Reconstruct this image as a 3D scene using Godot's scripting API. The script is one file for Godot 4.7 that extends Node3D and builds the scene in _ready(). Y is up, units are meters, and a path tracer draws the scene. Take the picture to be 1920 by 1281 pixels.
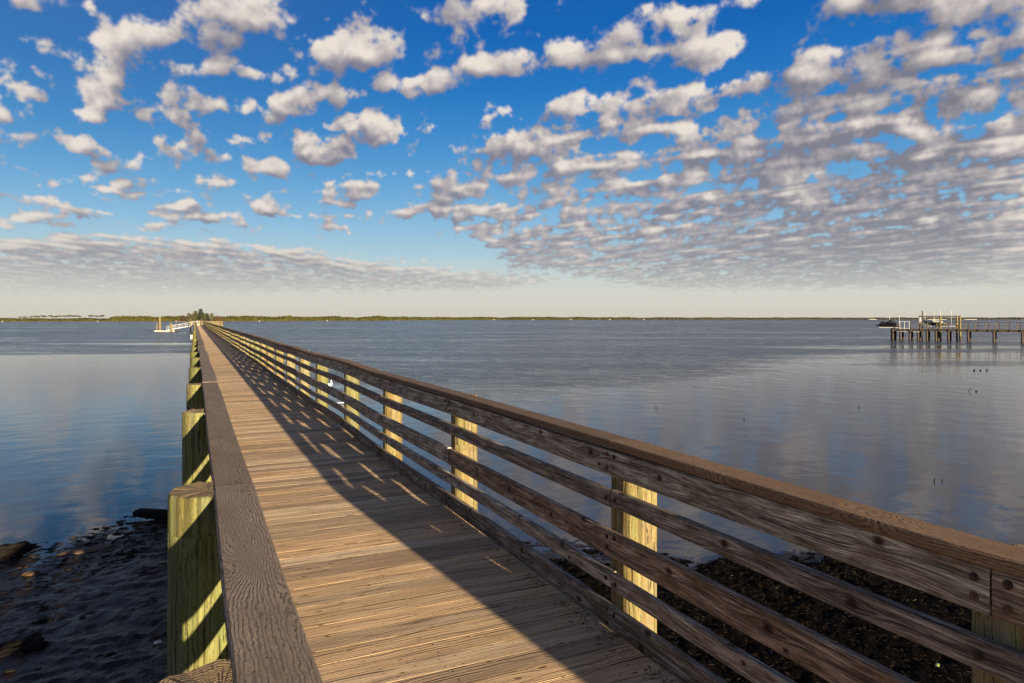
extends Node3D

# The boardwalk runs along -z, its deck at y = 0; the low water lies at WATER.
const WATER := -1.72
const DECK_END := 198.0
const HEAD_END := 206.0
var rng := RandomNumberGenerator.new()
var names := {}
var M := {}
var sway := FastNoiseLite.new()
var grit := FastNoiseLite.new()

func _ready() -> void:
	rng.seed = 77
	# ---- camera
	var cam := Camera3D.new()
	cam.name = "camera"
	add_child(cam)
	cam.position = Vector3(0, 1.69, 0)
	cam.rotation.y = -deg_to_rad(LOOK)
	cam.set_frustum(0.05 * 2.0 * 640.5 / LENS, Vector2(0, -42.5 / LENS * 0.05), 0.05, 30000.0)
	cam.current = true
	# ---- sky, sun, exposure
	var env := Environment.new()
	var sm := PanoramaSkyMaterial.new()
	sm.panorama = ImageTexture.create_from_image(make_sky(1.0 / EXPOSURE))
	env.sky = Sky.new()
	env.sky.sky_material = sm
	env.background_mode = Environment.BG_SKY
	env.tonemap_mode = Environment.TONE_MAPPER_LINEAR
	env.tonemap_exposure = EXPOSURE
	env.sdfgi_enabled = true
	env.ssao_enabled = true
	env.ssil_enabled = true
	var we := WorldEnvironment.new()
	we.name = "world_environment"
	we.environment = env
	add_child(we)
	var sun := DirectionalLight3D.new()
	sun.name = "sun"
	sun.light_energy = SUN_ENERGY
	sun.light_color = Color(1.0, 0.83, 0.57).linear_to_srgb()
	sun.light_angular_distance = 0.5
	sun.shadow_enabled = true
	var az := deg_to_rad(7.7)
	var el := deg_to_rad(10.0)
	var towards := Vector3(sin(az) * cos(el), sin(el), cos(az) * cos(el))
	sun.transform = Transform3D(Basis.looking_at(-towards), Vector3(0, 30, 0))
	add_child(sun)
	sway.seed = 4
	sway.frequency = 0.19
	sway.fractal_octaves = 2
	grit.seed = 9
	grit.frequency = 1.0
	grit.fractal_octaves = 4
	make_materials()
	make_ground()
	make_water()
	make_far_shore()
	make_pier()
	make_shore_bits()
	make_float()
	make_dock()
	make_waders()

const EXPOSURE := 2.8
const SUN_ENERGY := 1.6

# ---------------------------------------------------------------- helpers
func named(n: String) -> String:
	var k: int = names.get(n, 0)
	names[n] = k + 1
	return n if k == 0 else "%s_%03d" % [n, k]

func place(right: float, ahead: float, y := WATER) -> Vector3:
	# metres to the right of and ahead of where the walker looks
	var a := deg_to_rad(LOOK)
	return Vector3(right * cos(a) + ahead * sin(a), y, right * sin(a) - ahead * cos(a))

func piece(called: String, mesh: Mesh, mat: Material, parent: Node, pos := Vector3.ZERO, kind := "") -> MeshInstance3D:
	var o := MeshInstance3D.new()
	o.name = named(called) if parent == self else called
	o.mesh = mesh
	if mat:
		o.material_override = mat
	o.position = pos
	if kind:
		o.set_meta("kind", kind)
	parent.add_child(o, true)
	return o

func tag(o: Node, label: String, category: String, group := "") -> Node:
	o.set_meta("label", label)
	o.set_meta("category", category)
	if group:
		o.set_meta("group", group)
	return o

func thing(called: String, label: String, category: String, pos := Vector3.ZERO, turn := 0.0, group := "") -> Node3D:
	var o := Node3D.new()
	o.name = named(called)
	o.position = pos
	o.rotation.y = turn
	add_child(o)
	tag(o, label, category, group)
	return o

func start() -> SurfaceTool:
	var st := SurfaceTool.new()
	st.begin(Mesh.PRIMITIVE_TRIANGLES)
	st.set_smooth_group(-1)
	return st

func done(st: SurfaceTool) -> ArrayMesh:
	st.generate_normals()
	return st.commit()

func tri(st: SurfaceTool, a: Vector3, b: Vector3, c: Vector3, ua: Vector2, ub: Vector2, uc: Vector2, inner: Vector3) -> void:
	var n := (a - c).cross(a - b)
	if n.dot((a + b + c) / 3.0 - inner) < 0.0:
		var t := b
		b = c
		c = t
		var u := ub
		ub = uc
		uc = u
	st.set_uv(ua)
	st.add_vertex(a)
	st.set_uv(ub)
	st.add_vertex(b)
	st.set_uv(uc)
	st.add_vertex(c)

func quad(st: SurfaceTool, a: Vector3, b: Vector3, c: Vector3, d: Vector3, ua: Vector2, ub: Vector2, uc: Vector2, ud: Vector2, inner: Vector3) -> void:
	tri(st, a, b, c, ua, ub, uc, inner)
	tri(st, a, c, d, ua, uc, ud, inner)

# a ring of points swept through frames: the boards, poles and beams
func loft(st: SurfaceTool, rings: Array, uv0 := Vector2.ZERO, uvs := Vector2(1, 1), caps := true, upright := false) -> void:
	var along := uv0.x
	for k in rings.size():
		var ring: PackedVector3Array = rings[k]
		if k == 0:
			continue
		var last: PackedVector3Array = rings[k - 1]
		var ca := Vector3.ZERO
		var cb := Vector3.ZERO
		for p in last:
			ca += p / last.size()
		for p in ring:
			cb += p / ring.size()
		var nxt := along + (absf(cb.y - ca.y) if upright else ca.distance_to(cb)) * uvs.x
		var v := uv0.y
		var mid := (ca + cb) * 0.5
		for i in ring.size():
			var j := (i + 1) % ring.size()
			var w := v + (0.82 / ring.size() if upright else maxf(ring[i].distance_to(ring[j]), last[i].distance_to(last[j])) * uvs.y)
			quad(st, last[i], ring[i], ring[j], last[j], Vector2(along, v), Vector2(nxt, v), Vector2(nxt, w), Vector2(along, w), mid)
			v = w
		along = nxt
	if caps:
		for k in [0, rings.size() - 1]:
			var ring: PackedVector3Array = rings[k]
			var other: PackedVector3Array = rings[1 if k == 0 else rings.size() - 2]
			var c := Vector3.ZERO
			var inner := Vector3.ZERO
			for p in ring:
				c += p / ring.size()
			for p in other:
				inner += p / other.size()
			for i in ring.size():
				var p := ring[i] - c
				var q := ring[(i + 1) % ring.size()] - c
				tri(st, c, ring[i], ring[(i + 1) % ring.size()], uv0, uv0 + Vector2(p.x + p.z, p.y) * 0.3, uv0 + Vector2(q.x + q.z, q.y) * 0.3, inner)

func box_ring(c: Vector3, across: Vector3, up: Vector3, chamfer: float) -> PackedVector3Array:
	var a := across.normalized() * chamfer
	var u := up.normalized() * chamfer
	return PackedVector3Array([c - across + u - up, c - across + a - up, c + across - a - up, c + across + u - up, c + across + up - u, c + across - a + up, c - across + a + up, c - across + up - u])

func add_bar(st: SurfaceTool, a: Vector3, b: Vector3, w: float, h: float, chamfer := 0.006, uv0 := Vector2.ZERO) -> void:
	var d := (b - a).normalized()
	var side := d.cross(Vector3.UP if absf(d.y) < 0.95 else Vector3.BACK).normalized()
	var up := side.cross(d).normalized()
	loft(st, [box_ring(a, side * w / 2, up * h / 2, chamfer), box_ring(b, side * w / 2, up * h / 2, chamfer)], uv0)

func bar(a: Vector3, b: Vector3, w: float, h: float, chamfer := 0.006) -> ArrayMesh:
	var st := start()
	add_bar(st, a, b, w, h, chamfer, Vector2(rng.randf(), rng.randf() * 0.2))
	return done(st)

func add_tube(st: SurfaceTool, points: Array, radii: Array, sides := 8, squash := 1.0) -> void:
	var rings := []
	for k in points.size():
		var p: Vector3 = points[k]
		var d: Vector3 = (points[mini(k + 1, points.size() - 1)] - points[maxi(k - 1, 0)]).normalized()
		var side := d.cross(Vector3.UP if absf(d.y) < 0.9 else Vector3.BACK).normalized()
		var up := side.cross(d).normalized()
		var ring := PackedVector3Array()
		for i in sides:
			var t := TAU * i / sides
			ring.append(p + (side * cos(t) * squash + up * sin(t)) * radii[k])
		rings.append(ring)
	loft(st, rings)

func tube(points: Array, radii: Array, sides := 8, squash := 1.0) -> ArrayMesh:
	var st := SurfaceTool.new()
	st.begin(Mesh.PRIMITIVE_TRIANGLES)
	st.set_smooth_group(0)
	add_tube(st, points, radii, sides, squash)
	st.generate_normals()
	return st.commit()

func lump(size: Vector3, rough: float, seed_at: float, detail := 7) -> ArrayMesh:
	var st := SurfaceTool.new()
	st.begin(Mesh.PRIMITIVE_TRIANGLES)
	st.set_smooth_group(0)
	var rings := []
	for j in detail + 1:
		var ring := PackedVector3Array()
		var t := PI * clampf(float(j) / detail, 0.02, 0.98)
		for i in detail * 2:
			var f := TAU * i / (detail * 2)
			var d := Vector3(sin(t) * cos(f), cos(t), sin(t) * sin(f))
			var r := 1.0 + rough * grit.get_noise_3d(d.x * 1.3 + seed_at, d.y * 1.3, d.z * 1.3) * 2.0
			ring.append(d * r * size)
		rings.append(ring)
	loft(st, rings)
	st.generate_normals()
	return st.commit()

func many(called: String, mesh: Mesh, mat: Material, spots: Array, parent: Node, label := "", category := "", tints := []) -> MultiMeshInstance3D:
	var mm := MultiMesh.new()
	mm.transform_format = MultiMesh.TRANSFORM_3D
	mm.use_colors = tints.size() > 0
	mm.mesh = mesh
	mm.instance_count = spots.size()
	for i in spots.size():
		mm.set_instance_transform(i, spots[i])
		if tints.size():
			mm.set_instance_color(i, tints[i])
	var o := MultiMeshInstance3D.new()
	o.name = named(called) if parent == self else called
	o.multimesh = mm
	o.material_override = mat
	o.set_meta("kind", "stuff")
	if label:
		tag(o, label, category)
	parent.add_child(o, true)
	return o

# ---------------------------------------------------------------- materials
var tex_w := 0
var tex_h := 0
var tex_color := PackedByteArray()
var tex_high := PackedByteArray()
var knots := []
var ink := []
var wood := FastNoiseLite.new()
var fibre := FastNoiseLite.new()
var spots_noise := FastNoiseLite.new()

func put_texel(k: int, c: Color, h: float) -> void:
	tex_color[k * 3] = clampi(int(c.r * 255.0), 0, 255)
	tex_color[k * 3 + 1] = clampi(int(c.g * 255.0), 0, 255)
	tex_color[k * 3 + 2] = clampi(int(c.b * 255.0), 0, 255)
	tex_high[k] = clampi(int(h * 255.0), 0, 255)

func bake(w: int, h: int, row) -> Array:
	tex_w = w
	tex_h = h
	tex_color.resize(w * h * 3)
	tex_high.resize(w * h)
	var job := WorkerThreadPool.add_group_task(row, h)
	WorkerThreadPool.wait_for_group_task_completion(job)
	var a := Image.create_from_data(w, h, false, Image.FORMAT_RGB8, tex_color)
	var b := Image.create_from_data(w, h, false, Image.FORMAT_L8, tex_high)
	a.generate_mipmaps()
	return [ImageTexture.create_from_image(a), ImageTexture.create_from_image(b)]

func scatter_knots(n: int, length: float, height: float, small: float, big: float, seed_at: int) -> void:
	knots.clear()
	var r := RandomNumberGenerator.new()
	r.seed = seed_at
	for i in n:
		knots.append([r.randf() * length, r.randf() * height, r.randf_range(small, big), r.randf_range(0.7, 1.4)])

# distance along a board of the given length whose two ends meet
func wrapped(d: float, length: float) -> float:
	return d - length * roundf(d / length)

# weathered rail boards: grey brown, streaked, knots with the grain flowing round them
func rail_row(j: int) -> void:
	var length := 2.4
	var v := j * 0.6 / tex_h
	for i in tex_w:
		var u := i * length / tex_w
		var t := TAU * i / tex_w
		var cx := cos(t) * length / TAU
		var cy := sin(t) * length / TAU
		var bend := wood.get_noise_3d(cx * 0.9, cy * 0.9, v * 3.0) * 0.030
		var knot := 0.0
		var ring := 0.0
		for k in knots:
			var du: float = wrapped(u - k[0], length)
			if absf(du) > 0.3:
				continue
			var dv: float = v - k[1]
			var q: float = (du * du) / (k[2] * k[2] * 9.0) + (dv * dv) / (k[2] * k[2] * 1.6)
			if q < 9.0:
				bend += k[2] * 0.8 * exp(-q) * (1.0 if dv > 0 else -1.0) * -1.0
				var r: float = sqrt(du * du * 0.6 + dv * dv) / (k[2] * 0.55)
				knot = maxf(knot, 1.0 - smooth(0.7, 1.1, r))
				ring = maxf(ring, (1.0 - smooth(1.0, 1.9, r)) * smooth(0.8, 1.1, r))
		var f := v + bend
		var band := wood.get_noise_2d(f * 26.0, 3.7 + cx * 0.16)
		var line := fibre.get_noise_3d(cx * 3.2, cy * 3.2, f * 190.0)
		var thin := fibre.get_noise_3d(cx * 13.0 + 9.0, cy * 13.0, f * 420.0)
		var wash := spots_noise.get_noise_3d(cx * 4.0, cy * 4.0, v * 13.0)
		var crack := smooth(0.26, 0.44, fibre.get_noise_3d(cx * 0.8 + 4.0, cy * 0.8, f * 85.0)) * smooth(-0.25, 0.15, wash)
		var l := 0.62 + band * 0.30 + line * 0.58 + thin * 0.40
		var c := Color(.40, .365, .335).lerp(Color(.74, .715, .685), clampf(l + wash * 0.5 - 0.05, 0, 1)).lerp(Color(.37, .29, .225), clampf(-wash * 0.7, 0, 0.35))
		c = c * (0.52 + 0.62 * l)
		c = c.lerp(Color(.16, .10, .07), knot * 0.8).lerp(Color(.26, .16, .10), ring * 0.55).lerp(Color(.09, .07, .06), crack * 0.8)
		put_texel(j * tex_w + i, c, 0.62 + line * 0.32 + band * 0.12 - crack * 0.5 + knot * 0.12 - ring * 0.2)

# the broad cap boards: dark worn contour lines of the growth rings, oval round old branches
func cap_row(j: int) -> void:
	var length := 2.6
	var v := j * 0.34 / tex_h
	for i in tex_w:
		var u := i * length / tex_w
		var t := TAU * i / tex_w
		var cx := cos(t) * length / TAU
		var cy := sin(t) * length / TAU
		var high := v * 105.0 + wood.get_noise_3d(cx * 1.0, cy * 1.0, v * 4.0) * 3.2 + wood.get_noise_3d(cx * 7.0, cy * 7.0, v * 34.0) * 0.7
		for k in knots:
			var du: float = wrapped(u - k[0], length)
			if absf(du) > 0.45:
				continue
			var dv: float = v - k[1]
			high += 7.0 * k[3] * exp(-(du * du) / (k[2] * k[2] * 4.2) - (dv * dv) / (k[2] * k[2] * 0.42))
		high += fibre.get_noise_3d(cx * 26.0, cy * 26.0, v * 60.0) * 0.34
		var s := high - floorf(high)
		var line := smooth(0.55, 0.84, s) * (1.0 - smooth(0.90, 1.0, s))
		var fine := fibre.get_noise_3d(cx * 26.0 + 5.0, cy * 26.0, v * 150.0)
		var wash := spots_noise.get_noise_3d(cx * 3.0, cy * 3.0, v * 8.0)
		var l := 0.5 + wash * 0.5 + fine * 0.28
		line *= 0.6 + 0.5 * wash + 0.25 * smooth(-0.2, 0.4, fine)
		var c := Color(.48, .43, .38).lerp(Color(.66, .605, .545), clampf(l, 0, 1))
		c = c.lerp(Color(.25, .19, .145), clampf(line, 0, 1) * (0.62 + 0.3 * fine))
		var pale := smooth(0.38, 0.5, fibre.get_noise_3d(cx * 5.0, cy * 5.0, v * 16.0 + 30.0)) * smooth(0.1, 0.3, fine)
		c = c.lerp(Color(.72, .66, .58), pale * 0.5)
		var rust := smooth(0.42, 0.52, fibre.get_noise_3d(cx * 30.0, cy * 30.0, v * 34.0)) * smooth(0.28, 0.5, wood.get_noise_3d(cx * 2.4 + 3.0, cy * 2.4, v * 6.0))
		c = c.lerp(Color(.50, .27, .10), rust * 0.8)
		put_texel(j * tex_w + i, c, 0.66 + fine * 0.16 - clampf(line, 0, 1) * 0.42)

# deck planks: pale scoured pine with fine straight grooves
func deck_row(j: int) -> void:
	var length := 2.0
	var v := j * 0.64 / tex_h
	for i in tex_w:
		var u := i * length / tex_w
		var t := TAU * i / tex_w
		var cx := cos(t) * length / TAU
		var cy := sin(t) * length / TAU
		var bend := wood.get_noise_3d(cx * 1.3, cy * 1.3, v * 4.0) * 0.030
		var knot := 0.0
		for k in knots:
			var du: float = wrapped(u - k[0], length)
			if absf(du) > 0.25:
				continue
			var dv: float = v - k[1]
			var q: float = (du * du) / (k[2] * k[2] * 8.0) + (dv * dv) / (k[2] * k[2])
			if q < 9.0:
				bend += k[2] * exp(-q) * (-1.0 if dv > 0 else 1.0)
				knot = maxf(knot, 1.0 - smooth(0.10, 0.5, q))
		var f := v + bend
		var line := fibre.get_noise_3d(cx * 1.5, cy * 1.5, f * 150.0)
		var thin := fibre.get_noise_3d(cx * 4.0 + 9.0, cy * 4.0, f * 380.0)
		var wash := spots_noise.get_noise_3d(cx * 1.6, cy * 1.6, v * 7.0)
		var groove := smooth(0.14, 0.42, fibre.get_noise_3d(cx * 0.8 + 4.0, cy * 0.8, f * 70.0)) * smooth(-0.45, 0.10, wash)
		var nick := smooth(0.50, 0.60, fibre.get_noise_3d(cx * 14.0, cy * 14.0, v * 60.0))
		var l := clampf(0.6 + line * 0.5 + thin * 0.25 + wash * 0.4, 0, 1)
		var c := Color(.645, .565, .46).lerp(Color(.89, .81, .70), l)
		c = c.lerp(Color(.30, .21, .14), knot * 0.7).lerp(Color(.30, .23, .17), groove * 0.72).lerp(Color(.25, .18, .12), nick * 0.6)
		put_texel(j * tex_w + i, c, 0.64 + line * 0.30 + thin * 0.1 - groove * 0.55)

# round treated piles: yellow green, with upright drying cracks (u runs up the pile, v round it)
func pile_row(j: int) -> void:
	var t := TAU * j / tex_h
	var cx := cos(t) * 0.13
	var cy := sin(t) * 0.13
	for i in tex_w:
		var u := i * 3.6 / tex_w
		var warp := wood.get_noise_3d(cx * 6.0, cy * 6.0, u * 2.2) * 0.02
		var line := fibre.get_noise_3d((cx + warp) * 70.0, (cy - warp) * 70.0, u * 2.4)
		var thin := fibre.get_noise_3d((cx + warp) * 190.0, (cy - warp) * 190.0, u * 5.0 + 7.0)
		var wash := spots_noise.get_noise_3d(cx * 14.0, cy * 14.0, u * 1.6)
		var crack := smooth(0.30, 0.44, fibre.get_noise_3d((cx + warp) * 80.0 + 2.0, (cy + warp) * 80.0, u * 0.8))
		var swirl := wood.get_noise_3d(cx * 9.0, cy * 9.0, u * 3.4) * 7.0
		var cath := smooth(0.72, 0.95, swirl - floorf(swirl))
		var l := clampf(0.55 + line * 0.5 + thin * 0.3 + wash * 0.5, 0, 1)
		var c := Color(.415, .395, .27).lerp(Color(.63, .59, .425), l)
		c = c.lerp(Color(.34, .40, .22), clampf(wash * 1.1 - 0.15, 0, 0.55))
		c = c.lerp(Color(.50, .36, .17), clampf(-wash * 1.3 - 0.15, 0, 0.55))
		c = c.lerp(Color(.46, .44, .39), smooth(-0.05, 0.45, wood.get_noise_3d(cx * 8.0 + 5.0, cy * 8.0, u * 1.3)) * 0.6)
		c = c.lerp(Color(.23, .20, .13), smooth(0.12, 0.5, fibre.get_noise_3d(cx * 24.0, cy * 24.0 + 3.0, u * 0.5)) * 0.5)
		c = c.lerp(Color(.30, .24, .11), cath * 0.35)
		c = c.lerp(Color(.14, .12, .07), crack * 0.7)
		put_texel(j * tex_w + i, c, 0.65 + line * 0.25 + thin * 0.1 - crack * 0.6)

func grain_end_row(j: int) -> void:
	for i in tex_w:
		var p := Vector2((i + 0.5) / tex_w - 0.5, (j + 0.5) / tex_h - 0.5)
		var r := p.length() + wood.get_noise_2d(p.x * 5.0, p.y * 5.0) * 0.03
		var s := r * 34.0
		s -= floorf(s)
		var a := p.angle()
		var check := smooth(0.25, 0.5, fibre.get_noise_2d(cos(a) * 14.0 + sin(a) * 9.0, r * 2.0))
		var n := fibre.get_noise_2d(p.x * 60.0, p.y * 60.0)
		var l := clampf(0.65 + n * 0.5 - smooth(0.5, 0.9, s) * 0.35, 0, 1)
		var c := Color(.30, .24, .17).lerp(Color(.68, .58, .42), l).lerp(Color(.10, .08, .06), check * 0.75)
		put_texel(j * tex_w + i, c, l * 0.7 - check * 0.4 + 0.2)

func mud_row(j: int) -> void:
	var ty := TAU * j / tex_h
	for i in tex_w:
		var tx := TAU * i / tex_w
		var p := Vector3(cos(tx) + 0.7 * cos(ty), sin(tx), sin(ty) + 3.0)
		var n := fibre.get_noise_3d(p.x * 9.0, p.y * 9.0, p.z * 9.0)
		var m := fibre.get_noise_3d(p.x * 26.0, p.y * 26.0, p.z * 26.0)
		var w := wood.get_noise_3d(p.x * 3.0, p.y * 3.0, p.z * 3.0)
		var l := clampf(0.5 + n * 0.5 + m * 0.4 + w * 0.3, 0, 1)
		var c := Color(.15, .135, .12).lerp(Color(.30, .255, .215), l)
		put_texel(j * tex_w + i, c, clampf(0.5 + n * 0.5 + m * 0.35, 0, 1))

func stuff_of(maps: Array, tint: Color, rough: float, relief: float, scale := Vector3.ONE) -> StandardMaterial3D:
	var m := StandardMaterial3D.new()
	m.albedo_color = tint
	if maps.size():
		m.albedo_texture = maps[0]
		if relief != 0.0:
			m.heightmap_enabled = true
			m.heightmap_texture = maps[1]
			m.heightmap_scale = relief
	m.roughness = rough
	m.metallic_specular = 0.35
	m.uv1_scale = scale
	return m

func plain(r: float, g: float, b: float, rough := 0.8, metal := 0.0) -> StandardMaterial3D:
	var m := StandardMaterial3D.new()
	m.albedo_color = Color(r, g, b).linear_to_srgb()
	m.roughness = rough
	m.metallic = metal
	return m

func tinted(rough := 0.9) -> StandardMaterial3D:
	var m := plain(1, 1, 1, rough)
	m.vertex_color_use_as_albedo = true
	m.metallic_specular = 0.12
	return m

func make_materials() -> void:
	wood.seed = 21
	wood.frequency = 1.0
	wood.fractal_octaves = 3
	fibre.seed = 8
	fibre.frequency = 1.0
	fibre.fractal_octaves = 3
	spots_noise.seed = 15
	spots_noise.frequency = 1.0
	spots_noise.fractal_octaves = 4
	scatter_knots(8, 2.4, 0.6, 0.010, 0.026, 5)
	var rail := bake(1024, 512, rail_row)
	scatter_knots(9, 2.6, 0.34, 0.05, 0.085, 12)
	var cap := bake(2048, 256, cap_row)
	scatter_knots(10, 2.0, 0.64, 0.006, 0.014, 14)
	var deck := bake(1024, 512, deck_row)
	var pile := bake(1024, 512, pile_row)
	var end := bake(256, 256, grain_end_row)
	var mud := bake(512, 512, mud_row)
	var rail_uv := Vector3(1 / 2.4, 1 / 0.6, 1)
	M.rail = []
	for t in [Color(.96, .92, .85), Color(.82, .78, .73), Color(1.0, .97, .91), Color(.88, .79, .70)]:
		M.rail.append(stuff_of(rail, t, 0.88, 0.30, rail_uv))
	M.cap = []
	for t in [Color(.88, .85, .82), Color(.93, .88, .83), Color(.84, .80, .76), Color(.80, .70, .60), Color(.74, .66, .58), Color(.84, .74, .63)]:
		M.cap.append(stuff_of(cap, t, 0.88, 0.26, Vector3(1 / 2.6, 1 / 0.34, 1)))
	M.deck = []
	for t in [Color(.96, .92, .87), Color(.86, .82, .77), Color(1.0, .97, .93), Color(.94, .88, .80), Color(.80, .76, .72), Color(.99, .92, .83)]:
		M.deck.append(stuff_of(deck, t, 0.82, 0.32, Vector3(1 / 2.0, 1 / 0.64, 1)))
	M.pile = []
	for t in [Color(1, 1, 1), Color(.90, .94, .86), Color(1.0, .95, .88)]:
		M.pile.append(stuff_of(pile, t, 0.8, 0.25, Vector3(1 / 3.6, 1 / 0.82, 1)))
	M.mossy = []
	for t in [Color(.84, .87, .74), Color(.76, .81, .66), Color(.88, .90, .78)]:
		M.mossy.append(stuff_of(pile, t, 0.8, 0.25, Vector3(1 / 3.6, 1 / 0.82, 1)))
	M.end = stuff_of(end, Color(1, 1, 1), 0.85, 0.3)
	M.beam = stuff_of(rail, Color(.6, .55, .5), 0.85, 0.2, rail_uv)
	M.mud = stuff_of(mud, Color(.58, .45, .355), 0.42, 1.0, Vector3(0.7, 0.7, 1))
	M.mud.metallic_specular = 0.36
	M.wrack = stuff_of(mud, Color(.25, .205, .175), 0.95, 1.2, Vector3(1.3, 1.3, 1))
	M.wrack.metallic_specular = 0.15
	M.gap_shade = plain(.055, .042, .032, 0.95)  # painted shade for the gaps between deck planks
	M.bolt = plain(.05, .03, .022, 0.6, 0.5)
	M.rust = plain(.10, .045, .02, 0.8)
	M.white = plain(.60, .58, .54, 0.5)
	M.yellow_wood = stuff_of(pile, Color(.96, .92, .84), 0.8, 0.2, Vector3(1 / 3.6, 1 / 0.82, 1))
	M.dark_wood = plain(.045, .032, .024, 0.8)
	M.wet = plain(.010, .008, .0065, 0.75)
	M.wet.metallic_specular = 0.2
	M.bark = plain(.06, .05, .04, 0.9)
# ---------------------------------------------------------------- sky
const LOOK := 24.93          # degrees the camera looks to the right of the boardwalk
const LENS := 1280.0         # focal length in pixels of a frame 1920 wide
const SKY_W := 4096
const SKY_H := 2048
var cover_map := PackedFloat32Array()
var fbm := FastNoiseLite.new()
var puff := FastNoiseLite.new()
var wisp := FastNoiseLite.new()
var curd := FastNoiseLite.new()
var broad := FastNoiseLite.new()
var sky_small := PackedFloat32Array()
var sky_fine := PackedFloat32Array()
const FINE_COLS := 960
const FINE_ROWS := 352

func smooth(a: float, b: float, x: float) -> float:
	var t := clampf((x - a) / (b - a), 0.0, 1.0)
	return t * t * (3.0 - 2.0 * t)

# banks and single puffs of cloud: where they drift, how wide and deep they are (degrees of azimuth x 10 from the middle, elevation x 10 written as tangents x 1280)
func cloud_cover() -> void:
	var puffs := [
		[455, 40, 125, 62, 1.0], [235, 78, 70, 62, .95], [262, 130, 70, 45, .8], [55, 108, 66, 46, 1.0], [28, 182, 60, 46, 1.0], [420, 140, 70, 50, .8], [370, 175, 85, 52, .95],
		[205, 168, 66, 36, .85], [520, 197, 70, 32, 1.0], [645, 104, 88, 46, 1.0], [735, 82, 42, 62, .8], [535, 140, 34, 24, .8], [645, 178, 50, 24, .95], [712, 150, 34, 24, .9],
		[155, 218, 62, 24, .8], [135, 270, 50, 20, .9], [36, 256, 50, 20, .9], [345, 268, 80, 28, .8], [425, 302, 40, 18, .8], [500, 310, 50, 17, .95], [605, 272, 70, 38, 1.0], [695, 238, 70, 42, .9],
		[235, 312, 78, 26, .8], [260, 335, 60, 20, .8], [335, 386, 64, 12, .9], [385, 412, 84, 17, .85], [430, 346, 46, 11, .75], [498, 388, 32, 17, .8], [620, 386, 56, 12, .85], [685, 362, 44, 18, .75],
		[640, 405, 50, 12, .8], [748, 400, 40, 13, .8], [640, 426, 36, 12, .75], [850, 42, 62, 48, .8], [870, 5, 50, 26, .6], [930, 8, 70, 22, .6], [1020, 22, 60, 22, .55], [812, 240, 30, 20, .75], [858, 224, 16, 12, .6],
		[785, 160, 34, 24, .85], [850, 148, 56, 24, .95], [908, 126, 46, 26, 1.0], [980, 116, 62, 32, 1.0], [1050, 88, 66, 40, 1.0], [1125, 92, 80, 42, 1.0], [1195, 72, 70, 42, 1.0], [1250, 42, 60, 36, .9],
		[1320, 72, 72, 56, 1.0], [1310, 130, 62, 26, .8], [930, 215, 64, 30, .75], [946, 254, 26, 14, .7], [1000, 172, 56, 20, .55], [1130, 206, 98, 36, 1.0], [1218, 174, 52, 28, .95], [1300, 182, 56, 32, .8], [1390, 160, 56, 30, .8],
		[1280, 205, 50, 15, .7], [100, 404, 90, 19, .8], [30, 415, 60, 18, .85], [770, 330, 16, 12, .7], [330, 20, 60, 30, .5], [15, 22, 44, 26, .55], [95, 68, 40, 26, .55], [40, 290, 20, 8, .5], [175, 365, 26, 8, .6],
		[1000, 275, 125, 34, 1.0], [880, 300, 50, 22, .9], [1180, 262, 80, 26, .95], [1250, 250, 80, 26, .9], [840, 330, 44, 26, .8], [840, 385, 60, 36, .9], [1560, 60, 90, 70, .8], [1680, 30, 110, 60, .85], [1760, 110, 90, 60, .8]]
	cover_map.resize(260 * 160)
	var bank := PackedVector2Array([Vector2(800, 345), Vector2(880, 300), Vector2(1010, 262), Vector2(1200, 252), Vector2(1330, 228), Vector2(1440, 165), Vector2(1520, 60), Vector2(1560, -60), Vector2(2100, -60), Vector2(2100, 540), Vector2(1650, 546), Vector2(1250, 550), Vector2(950, 505), Vector2(860, 440), Vector2(790, 400)])
	var low := PackedVector2Array([Vector2(-160, 432), Vector2(120, 432), Vector2(330, 440), Vector2(520, 452), Vector2(660, 476), Vector2(830, 496), Vector2(1060, 515), Vector2(1000, 548), Vector2(600, 552), Vector2(300, 556), Vector2(-160, 556)])
	for j in 160:
		for i in 260:
			var x := i * 8.0 - 80.0
			var y := j * 4.0 - 40.0
			var c := 0.0
			for b in puffs:
				var dx: float = (x - b[0]) / b[2]
				var dy: float = (y - b[1]) / b[3]
				var q := dx * dx + dy * dy
				if q < 9.0:
					c = maxf(c, maxf(b[4] * (0.98 - 0.42 * q), 0.47 * exp(-q * 0.26)))
			var p := Vector2(x, y)
			c = maxf(c, 0.43 * smooth(1000, 700, x) * smooth(460, 380, y))
			for zone in [bank, low]:
				var inside := Geometry2D.is_point_in_polygon(p, zone)
				var near := 1e9
				for k in zone.size():
					var a: Vector2 = Geometry2D.get_closest_point_to_segment(p, zone[k], zone[(k + 1) % zone.size()])
					near = minf(near, Vector2(a.x - p.x, (a.y - p.y) * 2.0).length())
				var full := 0.86 if zone == low else 0.79 + 0.17 * smooth(1050, 1800, x) * smooth(60, 330, y)
				var edge := smooth(-34.0, 46.0, near if inside else -near)
				c = maxf(c, full * edge)
			cover_map[j * 260 + i] = c

func cover_at(x: float, y: float) -> float:
	var fx := clampf((x + 80.0) / 8.0, 0.0, 258.99)
	var fy := clampf((y + 40.0) / 4.0, 0.0, 158.99)
	var i := int(fx)
	var j := int(fy)
	fx -= i
	fy -= j
	var k := j * 260 + i
	return lerpf(lerpf(cover_map[k], cover_map[k + 1], fx), lerpf(cover_map[k + 260], cover_map[k + 261], fx), fy)

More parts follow.
